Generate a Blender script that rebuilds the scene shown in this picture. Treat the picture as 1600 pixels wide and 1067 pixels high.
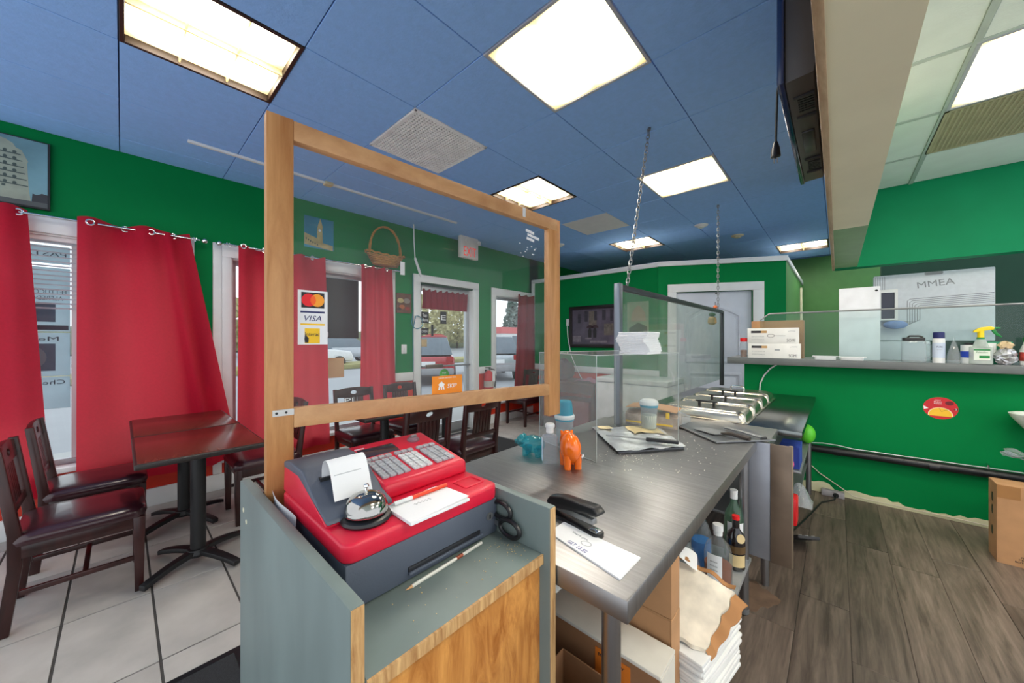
import bpy, bmesh, math, random
from mathutils import Vector, Matrix
random.seed(11)
for o in list(bpy.data.objects): bpy.data.objects.remove(o)
S = bpy.context.scene
C = S.collection
PI = math.pi
# ------------------------------------------------------------------ camera, world, exposure
cd = bpy.data.cameras.new('camera'); cam = bpy.data.objects.new('camera', cd); C.objects.link(cam)
cam.location = (0, 0, 1.37); cam.rotation_euler = (PI/2, 0, math.radians(42.4))
cd.sensor_width = 36; cd.lens = 36*557/1600; cd.shift_y = -3/1600; cd.clip_start = .02; cd.clip_end = 300
S.camera = cam
S.view_settings.view_transform = 'Standard'; S.view_settings.look = 'None'
S.view_settings.exposure = 0.42; S.view_settings.gamma = 1; S.view_settings.use_curve_mapping = False
W = bpy.data.worlds.new('overcast_sky'); S.world = W; W.use_nodes = True
wn = W.node_tree.nodes; wl = W.node_tree.links
bg = wn['Background']; bg.inputs['Strength'].default_value = 1.35
tc = wn.new('ShaderNodeTexCoord'); nz = wn.new('ShaderNodeTexNoise'); nz.inputs['Scale'].default_value = 2.2; nz.inputs['Detail'].default_value = 5
cr = wn.new('ShaderNodeValToRGB'); cr.color_ramp.elements[0].color = (.70, .76, .83, 1); cr.color_ramp.elements[1].color = (.92, .95, .98, 1)
wl.new(tc.outputs['Generated'], nz.inputs['Vector']); wl.new(nz.outputs['Fac'], cr.inputs['Fac']); wl.new(cr.outputs['Color'], bg.inputs['Color'])
LAMP = 15.0          # radiance of the fluorescent panels

# ------------------------------------------------------------------ materials
def lin(c):
    return tuple(((v/255)/12.92 if v/255 <= .04045 else ((v/255+.055)/1.055)**2.4) for v in c)
MC = {}
def mat(name, rgb, rough=.5, metal=0, var=.08, scale=8, bump=0, bscale=60, spec=.5, stretch=None, rand=0, coat=0, trans=0, emit=None, tcol=None):
    if name in MC: return MC[name]
    m = bpy.data.materials.new(name); m.use_nodes = True; MC[name] = m
    n = m.node_tree.nodes; l = m.node_tree.links; b = n['Principled BSDF']
    c = lin(rgb); b.inputs['Roughness'].default_value = rough; b.inputs['Metallic'].default_value = metal
    b.inputs['Specular IOR Level'].default_value = spec; b.inputs['Coat Weight'].default_value = coat
    t = n.new('ShaderNodeTexCoord'); mp = n.new('ShaderNodeMapping'); l.new(t.outputs['Object'], mp.inputs['Vector'])
    if stretch: mp.inputs['Scale'].default_value = stretch
    nt = n.new('ShaderNodeTexNoise'); nt.inputs['Scale'].default_value = scale; nt.inputs['Detail'].default_value = 4
    l.new(mp.outputs['Vector'], nt.inputs['Vector'])
    if rand:
        oi = n.new('ShaderNodeObjectInfo'); ad = n.new('ShaderNodeVectorMath'); ad.operation = 'ADD'
        sc = n.new('ShaderNodeVectorMath'); sc.operation = 'SCALE'; sc.inputs[0].default_value = (37, 91, 53)
        l.new(oi.outputs['Random'], sc.inputs['Scale']); l.new(mp.outputs['Vector'], ad.inputs[0]); l.new(sc.outputs['Vector'], ad.inputs[1]); l.new(ad.outputs['Vector'], nt.inputs['Vector'])
    r = n.new('ShaderNodeValToRGB'); r.color_ramp.elements[0].position = .3; r.color_ramp.elements[1].position = .7
    r.color_ramp.elements[0].color = tuple(max(0, v*(1-var)) for v in c)+(1,); r.color_ramp.elements[1].color = tuple(min(1, v*(1+var)) for v in c)+(1,)
    l.new(nt.outputs['Fac'], r.inputs['Fac']); out = r.outputs['Color']
    if rand:
        hs = n.new('ShaderNodeHueSaturation'); mr = n.new('ShaderNodeMapRange'); mr.inputs['To Min'].default_value = 1-rand; mr.inputs['To Max'].default_value = 1+rand
        l.new(oi.outputs['Random'], mr.inputs['Value']); l.new(mr.outputs['Result'], hs.inputs['Value']); l.new(out, hs.inputs['Color']); out = hs.outputs['Color']
    l.new(out, b.inputs['Base Color'])
    if bump:
        bt = n.new('ShaderNodeTexNoise'); bt.inputs['Scale'].default_value = bscale; bt.inputs['Detail'].default_value = 3
        l.new(mp.outputs['Vector'], bt.inputs['Vector'])
        bp = n.new('ShaderNodeBump'); bp.inputs['Strength'].default_value = bump; bp.inputs['Distance'].default_value = .004
        l.new(bt.outputs['Fac'], bp.inputs['Height']); l.new(bp.outputs['Normal'], b.inputs['Normal'])
    if trans:
        tr = n.new('ShaderNodeBsdfTranslucent'); mx = n.new('ShaderNodeMixShader'); mx.inputs[0].default_value = trans
        if tcol: tr.inputs['Color'].default_value = lin(tcol)+(1,)
        else: l.new(out, tr.inputs['Color'])
        l.new(b.outputs[0], mx.inputs[1]); l.new(tr.outputs[0], mx.inputs[2]); l.new(mx.outputs[0], n['Material Output'].inputs['Surface'])
    if emit:
        b.inputs['Emission Color'].default_value = lin(emit[0])+(1,); b.inputs['Emission Strength'].default_value = emit[1]
    return m
def glass(name, tint=(1, 1, 1), haze=0.0, hazecol=(.8, .85, .85), rough=.02, ior=1.45):
    if name in MC: return MC[name]
    m = bpy.data.materials.new(name); m.use_nodes = True; MC[name] = m
    n = m.node_tree.nodes; l = m.node_tree.links; n.remove(n['Principled BSDF'])
    tr = n.new('ShaderNodeBsdfTransparent'); tr.inputs[0].default_value = tint+(1,)
    gl = n.new('ShaderNodeBsdfGlossy'); gl.inputs['Roughness'].default_value = rough
    fr = n.new('ShaderNodeFresnel'); fr.inputs[0].default_value = ior
    ge = n.new('ShaderNodeNewGeometry'); iv = n.new('ShaderNodeMath'); iv.operation = 'SUBTRACT'; iv.inputs[0].default_value = 1; l.new(ge.outputs['Backfacing'], iv.inputs[1])
    mu = n.new('ShaderNodeMath'); mu.operation = 'MULTIPLY'; l.new(fr.outputs[0], mu.inputs[0]); l.new(iv.outputs[0], mu.inputs[1])   # only the outer face mirrors
    mx = n.new('ShaderNodeMixShader'); l.new(mu.outputs[0], mx.inputs[0]); l.new(tr.outputs[0], mx.inputs[1]); l.new(gl.outputs[0], mx.inputs[2])
    last = mx
    if haze:
        df = n.new('ShaderNodeBsdfDiffuse'); df.inputs[0].default_value = hazecol+(1,)
        t = n.new('ShaderNodeTexCoord'); nt = n.new('ShaderNodeTexNoise'); nt.inputs['Scale'].default_value = 4; nt.inputs['Detail'].default_value = 6
        l.new(t.outputs['Object'], nt.inputs['Vector'])
        mr = n.new('ShaderNodeMapRange'); mr.inputs['From Min'].default_value = .3; mr.inputs['From Max'].default_value = .75
        mr.inputs['To Min'].default_value = haze*.5; mr.inputs['To Max'].default_value = haze*1.7; l.new(nt.outputs['Fac'], mr.inputs['Value'])
        m2 = n.new('ShaderNodeMixShader'); l.new(mr.outputs[0], m2.inputs[0]); l.new(mx.outputs[0], m2.inputs[1]); l.new(df.outputs[0], m2.inputs[2]); last = m2
    l.new(last.outputs[0], n['Material Output'].inputs['Surface'])
    return m
def wood(name, a, b, rough=.45, stretch=(1, 12, 12), scale=3, bump=.1, rand=0, knots=.5):
    if name in MC: return MC[name]
    m = bpy.data.materials.new(name); m.use_nodes = True; MC[name] = m
    n = m.node_tree.nodes; l = m.node_tree.links; B = n['Principled BSDF']; B.inputs['Roughness'].default_value = rough
    t = n.new('ShaderNodeTexCoord'); mp = n.new('ShaderNodeMapping'); mp.inputs['Scale'].default_value = stretch
    l.new(t.outputs['Object'], mp.inputs['Vector']); vec = mp.outputs['Vector']
    if rand:
        oi = n.new('ShaderNodeObjectInfo'); ad = n.new('ShaderNodeVectorMath'); ad.operation = 'ADD'
        sc = n.new('ShaderNodeVectorMath'); sc.operation = 'SCALE'; sc.inputs[0].default_value = (37, 91, 53)
        l.new(oi.outputs['Random'], sc.inputs['Scale']); l.new(vec, ad.inputs[0]); l.new(sc.outputs['Vector'], ad.inputs[1]); vec = ad.outputs['Vector']
    n1 = n.new('ShaderNodeTexNoise'); n1.inputs['Scale'].default_value = scale; n1.inputs['Detail'].default_value = 8; n1.inputs['Roughness'].default_value = .65; n1.inputs['Distortion'].default_value = knots
    l.new(vec, n1.inputs['Vector'])
    r = n.new('ShaderNodeValToRGB'); e = r.color_ramp.elements; e[0].position = .32; e[1].position = .68
    e[0].color = lin(a)+(1,); e[1].color = lin(b)+(1,)
    l.new(n1.outputs['Fac'], r.inputs['Fac']); out = r.outputs['Color']
    if rand:
        hs = n.new('ShaderNodeHueSaturation'); mr = n.new('ShaderNodeMapRange'); mr.inputs['To Min'].default_value = 1-rand; mr.inputs['To Max'].default_value = 1+rand
        l.new(oi.outputs['Random'], mr.inputs['Value']); l.new(mr.outputs['Result'], hs.inputs['Value']); l.new(out, hs.inputs['Color']); out = hs.outputs['Color']
    l.new(out, B.inputs['Base Color'])
    bp = n.new('ShaderNodeBump'); bp.inputs['Strength'].default_value = bump; bp.inputs['Distance'].default_value = .003
    l.new(n1.outputs['Fac'], bp.inputs['Height']); l.new(bp.outputs['Normal'], B.inputs['Normal'])
    return m
def steel(name, rgb=(176, 176, 174), rough=.3, stretch=(60, 2, 2), var=.12):
    m = mat(name, rgb, rough, 1, var, 3, .12, 6, stretch=stretch)
    return m
def lamp_mat(name, pale, strength, centres, width, half):
    """lit diffuser: fluorescent tubes behind it, bright over each tube, pale cream towards the rim"""
    if name in MC: return MC[name]
    m = bpy.data.materials.new(name); m.use_nodes = True; MC[name] = m
    n = m.node_tree.nodes; l = m.node_tree.links; n.remove(n['Principled BSDF'])
    def op(o, a, b=None):
        q = n.new('ShaderNodeMath'); q.operation = o
        for k, v in enumerate((a, b)):
            if v is None: continue
            if isinstance(v, (int, float)): q.inputs[k].default_value = v
            else: l.new(v, q.inputs[k])
        return q.outputs[0]
    t = n.new('ShaderNodeTexCoord'); sp = n.new('ShaderNodeSeparateXYZ'); l.new(t.outputs['Object'], sp.inputs[0])
    acc = None
    for c in centres:
        d = op('DIVIDE', op('SUBTRACT', sp.outputs['X'], c), width); g = op('POWER', 2.718, op('MULTIPLY', op('MULTIPLY', d, d), -1.0))
        acc = g if acc is None else op('MAXIMUM', acc, g)
    y = op('MULTIPLY', op('SUBTRACT', half, op('ABSOLUTE', sp.outputs['Y'])), 9.0); y.node.use_clamp = True
    f = op('MULTIPLY', acc, y)
    e = n.new('ShaderNodeEmission'); mx = n.new('ShaderNodeMixRGB'); mx.inputs[1].default_value = lin(pale)+(1,); mx.inputs[2].default_value = lin((255, 252, 246))+(1,)
    l.new(f, mx.inputs[0]); l.new(mx.outputs[0], e.inputs[0])
    l.new(op('ADD', op('MULTIPLY', op('POWER', f, 1.6), strength), .72), e.inputs[1])
    l.new(e.outputs[0], n['Material Output'].inputs['Surface']); return m
GREEN = mat('green_paint', (0, 121, 62), .65, spec=.1, var=.05, scale=3, bump=.08, bscale=30)
OLIVE = mat('olive_green_paint', (80, 136, 72), .5, var=.05)
RED = mat('orange_red_paint', (204, 52, 26), .45, var=.06)
WHITE = mat('white_trim_paint', (222, 224, 224), .4, var=.03)
CREAM = mat('cream_paint', (226, 221, 192), .55, var=.04, scale=4)
BLUE = mat('blue_ceiling_paint', (142, 188, 247), .8, var=.04, scale=30, bump=.25, bscale=90)
BLUED = mat('blue_ceiling_joint', (90, 120, 180), .8)
KTILE = mat('pale_ceiling_tile', (222, 234, 230), .8, var=.03, bump=.2, bscale=90)
KBAR = mat('pale_ceiling_bar', (176, 190, 184), .5)
GROUT = mat('dark_grout', (66, 64, 62), .9)
TILE = mat('floor_tile_beige', (172, 168, 163), .38, var=.17, scale=4.5, bump=.05, bscale=12, rand=.06)
PLANK = wood('vinyl_plank', (64, 54, 47), (118, 104, 93), .4, (11, .8, 1), 3.0, .10, .30, .45)
PINE = wood('pine_frame', (176, 124, 78), (216, 168, 118), .45, (6, 1.0, 1.5), 4, .08)
PINEP = wood('pine_post', (170, 112, 60), (212, 158, 102), .45, (8, 8, .9), 3, .08)
PLY = wood('orange_plywood', (150, 86, 28), (220, 158, 84), .4, (1.5, 4, 1.1), 4.5, .06, 0, 1.6)
PLYE = wood('plywood_edge', (150, 104, 58), (214, 176, 122), .6, (1, 30, 3), 3, .1)
SAGE = mat('sage_grey_paint', (110, 124, 122), .5, var=.16, scale=6, bump=.1, bscale=20, stretch=(1, 1, .35))
STEEL = steel('brushed_steel', (150, 149, 149), .4, (2.5, 50, 2.5))
STEELV = steel('brushed_steel_upright', (150, 150, 152), .35, (12, 12, .8))
STEELD = mat('dull_steel', (150, 152, 154), .45, .85, .12, 5, .05)
CHROME = mat('chrome', (225, 225, 225), .08, 1, .02)
LIDM = mat('polished_lid_steel', (196, 190, 176), .27, 1, .06)
BLACK = mat('black_plastic', (24, 25, 28), .35, var=.1)
BLACKI = mat('black_cast_iron', (22, 22, 24), .5, var=.2, bump=.15, bscale=40)
WALNUT = wood('dark_chair_wood', (34, 15, 14), (62, 28, 26), .28, (4, 4, 1), 4, .05)
VINYL = mat('burgundy_vinyl', (52, 20, 28), .28, var=.12, scale=10, bump=.06, bscale=150, coat=.3)
VENEER = wood('reddish_table_veneer', (76, 34, 27), (104, 50, 40), .2, (1, 14, 4), 3, .03)
EDGE = mat('worn_table_edge', (38, 32, 30), .4, var=.3, scale=30)
CURT = mat('red_curtain_cloth', (186, 24, 54), .75, spec=.1, var=.08, scale=60, bump=.1, bscale=300, trans=.40, tcol=(232, 96, 98))
CURTD = mat('dark_red_cloth', (128, 24, 40), .8, var=.1, scale=60, trans=.25)
PAPER = mat('white_paper', (236, 238, 240), .7, var=.02)
PAPERG = mat('grey_print', (150, 156, 160), .7)
INK = mat('black_ink', (34, 34, 38), .6)
NAVY = mat('navy_ink', (26, 34, 96), .5)
YEL = mat('yellow_print', (244, 196, 16), .5)
ORG = mat('orange_print', (244, 140, 0), .45)
REDP = mat('red_print', (226, 20, 24), .45)
REGRED = mat('register_red_plastic', (214, 26, 58), .35, var=.05, bump=.05, bscale=300)
SLATE = mat('register_slate_plastic', (78, 86, 100), .45, var=.08, bump=.05, bscale=300)
KEYM = mat('grey_keys', (168, 172, 178), .45, var=.25, scale=220)
KEYW = mat('pale_keys', (206, 210, 212), .45, var=.2, scale=220)
CARD = mat('cardboard', (176, 132, 92), .8, var=.08, scale=12)
CARDD = mat('cardboard_brown', (150, 108, 74), .8, var=.08)
GLASS = glass('window_glass', (.95, .97, .97), 0, ior=1.35)
ACRYL = glass('scratched_acrylic', (.98, .985, .985), .018, (.75, .8, .82), .03, 1.33)
ACRYLB = glass('clear_acrylic', (.94, .96, .96), .06, (.8, .82, .82), .05, 1.3)
ACEDGE = mat('acrylic_edge', (170, 180, 180), .3)
GUARDG = glass('sneeze_glass', (.88, .91, .89), .10, (.62, .66, .64), .03, 1.25)
CLEARP = glass('clear_plastic', (.88, .91, .93), .14, (.85, .88, .9), .08, 1.4)
SHELFG = glass('shelf_glass', (.90, .95, .94), .015, (.6, .7, .7), .02, 1.4)

# ------------------------------------------------------------------ mesh builder
def frame(o, right, up):
    r = Vector(right).normalized(); u = Vector(up).normalized(); n = r.cross(u)
    return Matrix((( r.x, u.x, n.x, o[0]), (r.y, u.y, n.y, o[1]), (r.z, u.z, n.z, o[2]), (0, 0, 0, 1)))
def at(x=0, y=0, z=0, rz=0, rx=0, ry=0):
    return Matrix.Translation((x, y, z)) @ Matrix.Rotation(rz, 4, 'Z') @ Matrix.Rotation(ry, 4, 'Y') @ Matrix.Rotation(rx, 4, 'X')
class MB:
    def __init__(s, T=None): s.v = []; s.f = []; s.m = []; s.T = T or Matrix.Identity(4); s.mi = 0
    def add(s, vs, fs):
        b = len(s.v); s.v += [tuple(s.T @ Vector(p)) for p in vs]
        for f in fs: s.f.append([b+i for i in f]); s.m.append(s.mi)
        return s
    def box(s, x0, x1, y0, y1, z0, z1, T=None):
        vs = [(x, y, z) for z in (z0, z1) for y in (y0, y1) for x in (x0, x1)]
        if T: vs = [tuple(T @ Vector(p)) for p in vs]
        return s.add(vs, [(0, 2, 3, 1), (4, 5, 7, 6), (0, 1, 5, 4), (2, 6, 7, 3), (0, 4, 6, 2), (1, 3, 7, 5)])
    def cyl(s, p0, p1, r0, r1=None, n=16):
        r1 = r0 if r1 is None else r1; p0 = Vector(p0); p1 = Vector(p1); d = (p1-p0).normalized()
        a = d.orthogonal().normalized(); b = d.cross(a); vs = []
        for p, r in ((p0, r0), (p1, r1)):
            vs += [tuple(p+(a*math.cos(t)+b*math.sin(t))*r) for t in (2*PI*i/n for i in range(n))]
        return s.add(vs, [(i, (i+1) % n, n+(i+1) % n, n+i) for i in range(n)]+[tuple(range(n-1, -1, -1)), tuple(range(n, 2*n))])
    def lathe(s, prof, n=24, x=0, y=0, sx=1, sy=1):
        vs = []; fs = []; k = len(prof)
        for r, z in prof: vs += [(x+sx*r*math.cos(2*PI*i/n), y+sy*r*math.sin(2*PI*i/n), z) for i in range(n)]
        for j in range(k-1): fs += [(j*n+i, j*n+(i+1) % n, (j+1)*n+(i+1) % n, (j+1)*n+i) for i in range(n)]
        fs += [tuple(range(n-1, -1, -1)), tuple(range((k-1)*n, k*n))]
        return s.add(vs, fs)
    def tube(s, pts, r, n=8, closed=False):
        P = [Vector(p) for p in pts]; k = len(P); vs = []; fs = []; up = None
        for i in range(k):
            if closed: d = P[(i+1) % k]-P[i-1]
            else: d = P[min(i+1, k-1)]-P[max(i-1, 0)]
            d.normalize()
            if up is None: up = d.orthogonal().normalized()
            up = (up-d*up.dot(d)); up = up.normalized() if up.length > 1e-6 else d.orthogonal().normalized()
            b = d.cross(up); rr = r[i] if isinstance(r, (list, tuple)) else r
            vs += [tuple(P[i]+(up*math.cos(2*PI*j/n)+b*math.sin(2*PI*j/n))*rr) for j in range(n)]
        for i in range(k if closed else k-1):
            a = i*n; c = ((i+1) % k)*n
            fs += [(a+j, a+(j+1) % n, c+(j+1) % n, c+j) for j in range(n)]
        if not closed: fs += [tuple(range(n-1, -1, -1)), tuple(range((k-1)*n, k*n))]
        return s.add(vs, fs)
    def prism(s, poly, z0, z1, T=None):
        n = len(poly); vs = [(x, y, z0) for x, y in poly]+[(x, y, z1) for x, y in poly]
        if T: vs = [tuple(T @ Vector(p)) for p in vs]
        return s.add(vs, [tuple(range(n-1, -1, -1)), tuple(range(n, 2*n))]+[(i, (i+1) % n, n+(i+1) % n, n+i) for i in range(n)])
    def ring(s, outer, inner, z0, z1, T=None):
        n = len(outer); vs = [(x, y, z) for z in (z0, z1) for L in (outer, inner) for x, y in L]
        if T: vs = [tuple(T @ Vector(p)) for p in vs]
        fs = []
        for i in range(n):
            j = (i+1) % n
            fs += [(i, n+i, n+j, j), (2*n+i, 2*n+j, 3*n+j, 3*n+i), (i, j, 2*n+j, 2*n+i), (n+i, 3*n+i, 3*n+j, n+j)]
        return s.add(vs, fs)
    def grid(s, fn, nu, nv):
        vs = [tuple(fn(i/nu, j/nv)) for j in range(nv+1) for i in range(nu+1)]
        return s.add(vs, [(j*(nu+1)+i, j*(nu+1)+i+1, (j+1)*(nu+1)+i+1, (j+1)*(nu+1)+i) for j in range(nv) for i in range(nu)])
    def sheet(s, fn, nu, nv, t):        # a grid with thickness t along z-ish normal given by fn2
        a = [Vector(fn(i/nu, j/nv)) for j in range(nv+1) for i in range(nu+1)]
        b = [p+Vector(t) for p in a]; m = len(a); vs = [tuple(p) for p in a+b]; fs = []
        for j in range(nv):
            for i in range(nu):
                q = (j*(nu+1)+i, j*(nu+1)+i+1, (j+1)*(nu+1)+i+1, (j+1)*(nu+1)+i)
                fs += [q[::-1], tuple(m+k for k in q)]
        edge = [i for i in range(nu+1)]+[(j*(nu+1)+nu) for j in range(1, nv+1)]+[nv*(nu+1)+i for i in range(nu-1, -1, -1)]+[j*(nu+1) for j in range(nv-1, 0, -1)]
        k = len(edge); fs += [(edge[i], edge[(i+1) % k], m+edge[(i+1) % k], m+edge[i]) for i in range(k)]
        return s.add(vs, fs)
    def sphere(s, c, r, nu=16, nv=10, sx=1, sy=1, sz=1):
        pr = [(max(1e-4, math.sin(PI*j/nv)), -math.cos(PI*j/nv)) for j in range(nv+1)]
        vs = []; fs = []
        for q, z in pr: vs += [(c[0]+r*sx*q*math.cos(2*PI*i/nu), c[1]+r*sy*q*math.sin(2*PI*i/nu), c[2]+r*sz*z) for i in range(nu)]
        for j in range(nv): fs += [(j*nu+i, j*nu+(i+1) % nu, (j+1)*nu+(i+1) % nu, (j+1)*nu+i) for i in range(nu)]
        return s.add(vs, fs)
    def mesh(s, name, mats, bevel=0, segs=2, angle=35):
        me = bpy.data.meshes.new(name); me.from_pydata(s.v, [], s.f)
        for m in (mats if isinstance(mats, (list, tuple)) else [mats]): me.materials.append(m)
        for p, i in zip(me.polygons, s.m): p.material_index = i
        bm = bmesh.new(); bm.from_mesh(me); bmesh.ops.recalc_face_normals(bm, faces=bm.faces)
        if bevel:
            es = [e for e in bm.edges if len(e.link_faces) == 2 and e.calc_face_angle(0) > .6]
            bmesh.ops.bevel(bm, geom=es, offset=bevel, segments=segs, profile=.5, affect='EDGES', clamp_overlap=True)
        bm.to_mesh(me); bm.free()
        for p in me.polygons: p.use_smooth = True
        me.set_sharp_from_angle(angle=math.radians(angle))
        return me
def link(o, parent=None):
    C.objects.link(o)
    if parent: o.parent = parent
    return o
def obj(name, mb, mats, parent=None, bevel=0, segs=2, angle=35, label=None, kind=None):
    me = mb if isinstance(mb, bpy.types.Mesh) else mb.mesh(name, mats, bevel, segs, angle)
    o = link(bpy.data.objects.new(name, me), parent)
    if label: o['label'] = label
    if kind: o['kind'] = kind
    return o
def thing(name, label, cat, loc=(0, 0, 0), rz=0, group=None, rx=0, ry=0):
    o = bpy.data.objects.new(name, None); o.empty_display_size = .05; C.objects.link(o)
    o.location = loc; o.rotation_euler = (rx, ry, rz)
    return tag(o, label, cat, group)
def tag(o, label, cat, group=None):
    o['label'] = label; o['category'] = cat
    if group: o['group'] = group
    return o
def solo(name, label, cat, mb, mats, loc=(0, 0, 0), rz=0, bevel=0, group=None, segs=2, angle=35):
    o = obj(name, mb, mats, None, bevel, segs, angle); o.location = loc; o.rotation_euler = (0, 0, rz)
    return tag(o, label, cat, group)
def struct(name, mb, mats, bevel=0, parent=None):
    o = obj(name, mb, mats, parent, bevel)
    if parent is None: o['kind'] = 'structure'
    return o
def dup(root, loc, rz, label=None, group=None):
    def cp(o, p):
        c = o.copy(); C.objects.link(c); c.parent = p
        for ch in o.children: cp(ch, c)
        return c
    r = cp(root, None); r.location = loc; r.rotation_euler = (0, 0, rz)
    if label: r['label'] = label
    if group: r['group'] = group
    return r
def text(name, body, w, h, m, T, parent=None, shear=0, thick=.0006, mirror=False):
    cu = bpy.data.curves.new('t', 'FONT'); cu.body = body; cu.align_x = 'CENTER'; cu.align_y = 'CENTER'; cu.resolution_u = 2; cu.shear = shear; cu.extrude = .02
    o = bpy.data.objects.new('t', cu); C.objects.link(o); bpy.context.view_layer.update()
    me = bpy.data.meshes.new_from_object(o.evaluated_get(bpy.context.evaluated_depsgraph_get())); bpy.data.objects.remove(o); bpy.data.curves.remove(cu)
    xs = [v.co.x for v in me.vertices]; ys = [v.co.y for v in me.vertices]
    sx = w/(max(xs)-min(xs)); sy = h/(max(ys)-min(ys)); cx = (max(xs)+min(xs))/2; cy = (max(ys)+min(ys))/2
    for v in me.vertices:
        v.co = T @ Vector(((v.co.x-cx)*sx*(-1 if mirror else 1), (v.co.y-cy)*sy, (v.co.z+.02)/.04*thick))
    me.name = name; me.materials.clear(); me.materials.append(m)
    return link(bpy.data.objects.new(name, me), parent)
def ell(cx, cy, rx, ry, n=24, a0=0, a1=2*PI):
    full = abs(a1-a0-2*PI) < 1e-6
    return [(cx+rx*math.cos(a0+(a1-a0)*i/(n if full else n-1)), cy+ry*math.sin(a0+(a1-a0)*i/(n if full else n-1))) for i in range(n)]
def rrect(x0, x1, y0, y1, r, n=5):
    p = []
    for cx, cy, a in ((x1-r, y1-r, 0), (x0+r, y1-r, PI/2), (x0+r, y0+r, PI), (x1-r, y0+r, 1.5*PI)):
        p += [(cx+r*math.cos(a+PI/2*i/n), cy+r*math.sin(a+PI/2*i/n)) for i in range(n+1)]
    return p
def patch(name, poly, m, T, parent, z=0, t=.0006, label=None):
    return obj(name, MB(T).prism(poly, z, z+t), m, parent, label=label)
def rect(x0, x1, y0, y1): return [(x0, y0), (x1, y0), (x1, y1), (x0, y1)]
# faces: T_L faces +X (left wall), T_B faces -Y (back walls)
def TL(y, z, x): return frame((x, y, z), (0, 1, 0), (0, 0, 1))
def TB(x, z, y): return frame((x, y, z), (1, 0, 0), (0, 0, 1))

# ================================================================== SETTING
# floor: slab with grout, tiles and planks as pieces
fl = struct('floor', MB().box(-4.4, 3.2, -1.4, 9, -.12, -.004), GROUT)
SPLIT = -.93
xs = [-4.18, -3.98, -3.365, -2.75, -2.135, -1.52, SPLIT]
tm = {}
for i in range(6):
    for j in range(23):
        y0 = -1.117+.3075*j; w = xs[i+1]-xs[i]
        if w not in tm: tm[w] = MB().box(.0035, w-.0035, .005, .3025, -.006, 0).mesh('floor_tile', TILE, .0015, 1)
        o = obj('floor_tile', tm[w], None, fl); o.location = (xs[i], y0, random.uniform(-.0006, .0004))
pm = {}
for i in range(18):
    x0 = SPLIT+.195*i+.0; y = -.9-random.random()*.9
    while y < 4.24:
        L = 1.22; y1 = min(y+L, 4.24); y0 = max(y, -1.2)
        if y1-y0 > .05:
            k = round(y1-y0, 3)
            if k not in pm: pm[k] = MB().box(.0008, .1942, .0008, k-.0008, -.006, 0).mesh('floor_plank', PLANK, .0012, 1)
            o = obj('floor_plank', pm[k], None, fl); o.location = (x0, y0, random.uniform(-.0005, .0005))
        y += L
st_ = []
for i in range(26):
    a = 2*PI*i/26; q = 1+.25*math.sin(a*3+1)+.12*math.sin(a*7); st_.append((-.31+.07*q*math.cos(a), 2.29+.12*q*math.sin(a)))
obj('rust_stain', MB().prism(st_, 0, .0007), mat('rust_stain', (104, 82, 66), .6, var=.3, scale=14), fl)
struct('trim_1', MB().box(SPLIT-.012, SPLIT+.012, -1.2, 4.2, 0, .004), mat('floor_strip', (120, 112, 104), .4, .6))
# blue ceiling
ce = struct('ceiling', MB().box(-4.4, .05, -1.4, 9, 2.895, 2.98), BLUED)
cx = [-4.18, -3.89, -3.258, -2.626, -1.994, -1.362, -.73, -.098, -.035]
cy = [-.01+.638*k for k in range(-2, 14)]
lights = {(3, 2): 'louvre', (5, 4): 'flat', (3, 6): 'louvre', (5, 7): 'flat', (3, 10): 'louvre', (6, 13): 'louvre', (5, -9): 0}
VENT = (3, 4); SQ = (3, 8)
WT = mat('white_ceiling_tile', (214, 216, 220), .8, var=.03, bump=.2)
cm = {}
for i in range(8):
    for j in range(15):
        if (i, j) in lights or (i, j) == VENT: continue
        w = round(cx[i+1]-cx[i], 3); white = (i, j) == SQ
        if (w, white) not in cm: cm[(w, white)] = MB().box(.0025, w-.0025, .0025, .6355, 2.85, 2.864).mesh('ceiling_tile', WT if white else BLUE, .002, 1)
        o = obj('ceiling_tile', cm[(w, white)], None, ce); o.location = (cx[i], cy[j], random.uniform(0, .0015))
# kitchen ceiling
k2 = struct('ceiling_2', MB().box(.12, 3.2, -1.4, 4.24, 2.63, 2.75), KBAR)
kx = [.125, .43, 1.06, 1.69, 2.32, 2.95]; ky = [4.24-.61*k for k in range(9, -1, -1)]
KL = {(1, 6), (1, 3), (3, 6), (3, 3)}; KV = (1, 7)
for i in range(5):
    for j in range(9):
        if (i, j) in KL or (i, j) == KV: continue
        w = round(kx[i+1]-kx[i], 3)
        if ('k', w) not in cm: cm[('k', w)] = MB().box(.012, w-.012, .012, .598, 2.612, 2.63).mesh('ceiling_tile', KTILE, .003, 1)
        o = obj('ceiling_tile', cm[('k', w)], None, k2); o.location = (kx[i], ky[j], 0)
for i in range(1, 5):
    obj('ceiling_bar', MB().box(kx[i]-.012, kx[i]+.012, -1.2, 4.24, 2.608, 2.63), KBAR, k2)
for j in range(1, 9):
    obj('ceiling_bar', MB().box(.125, 2.95, ky[j]-.012, ky[j]+.012, 2.609, 2.63), KBAR, k2)

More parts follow.
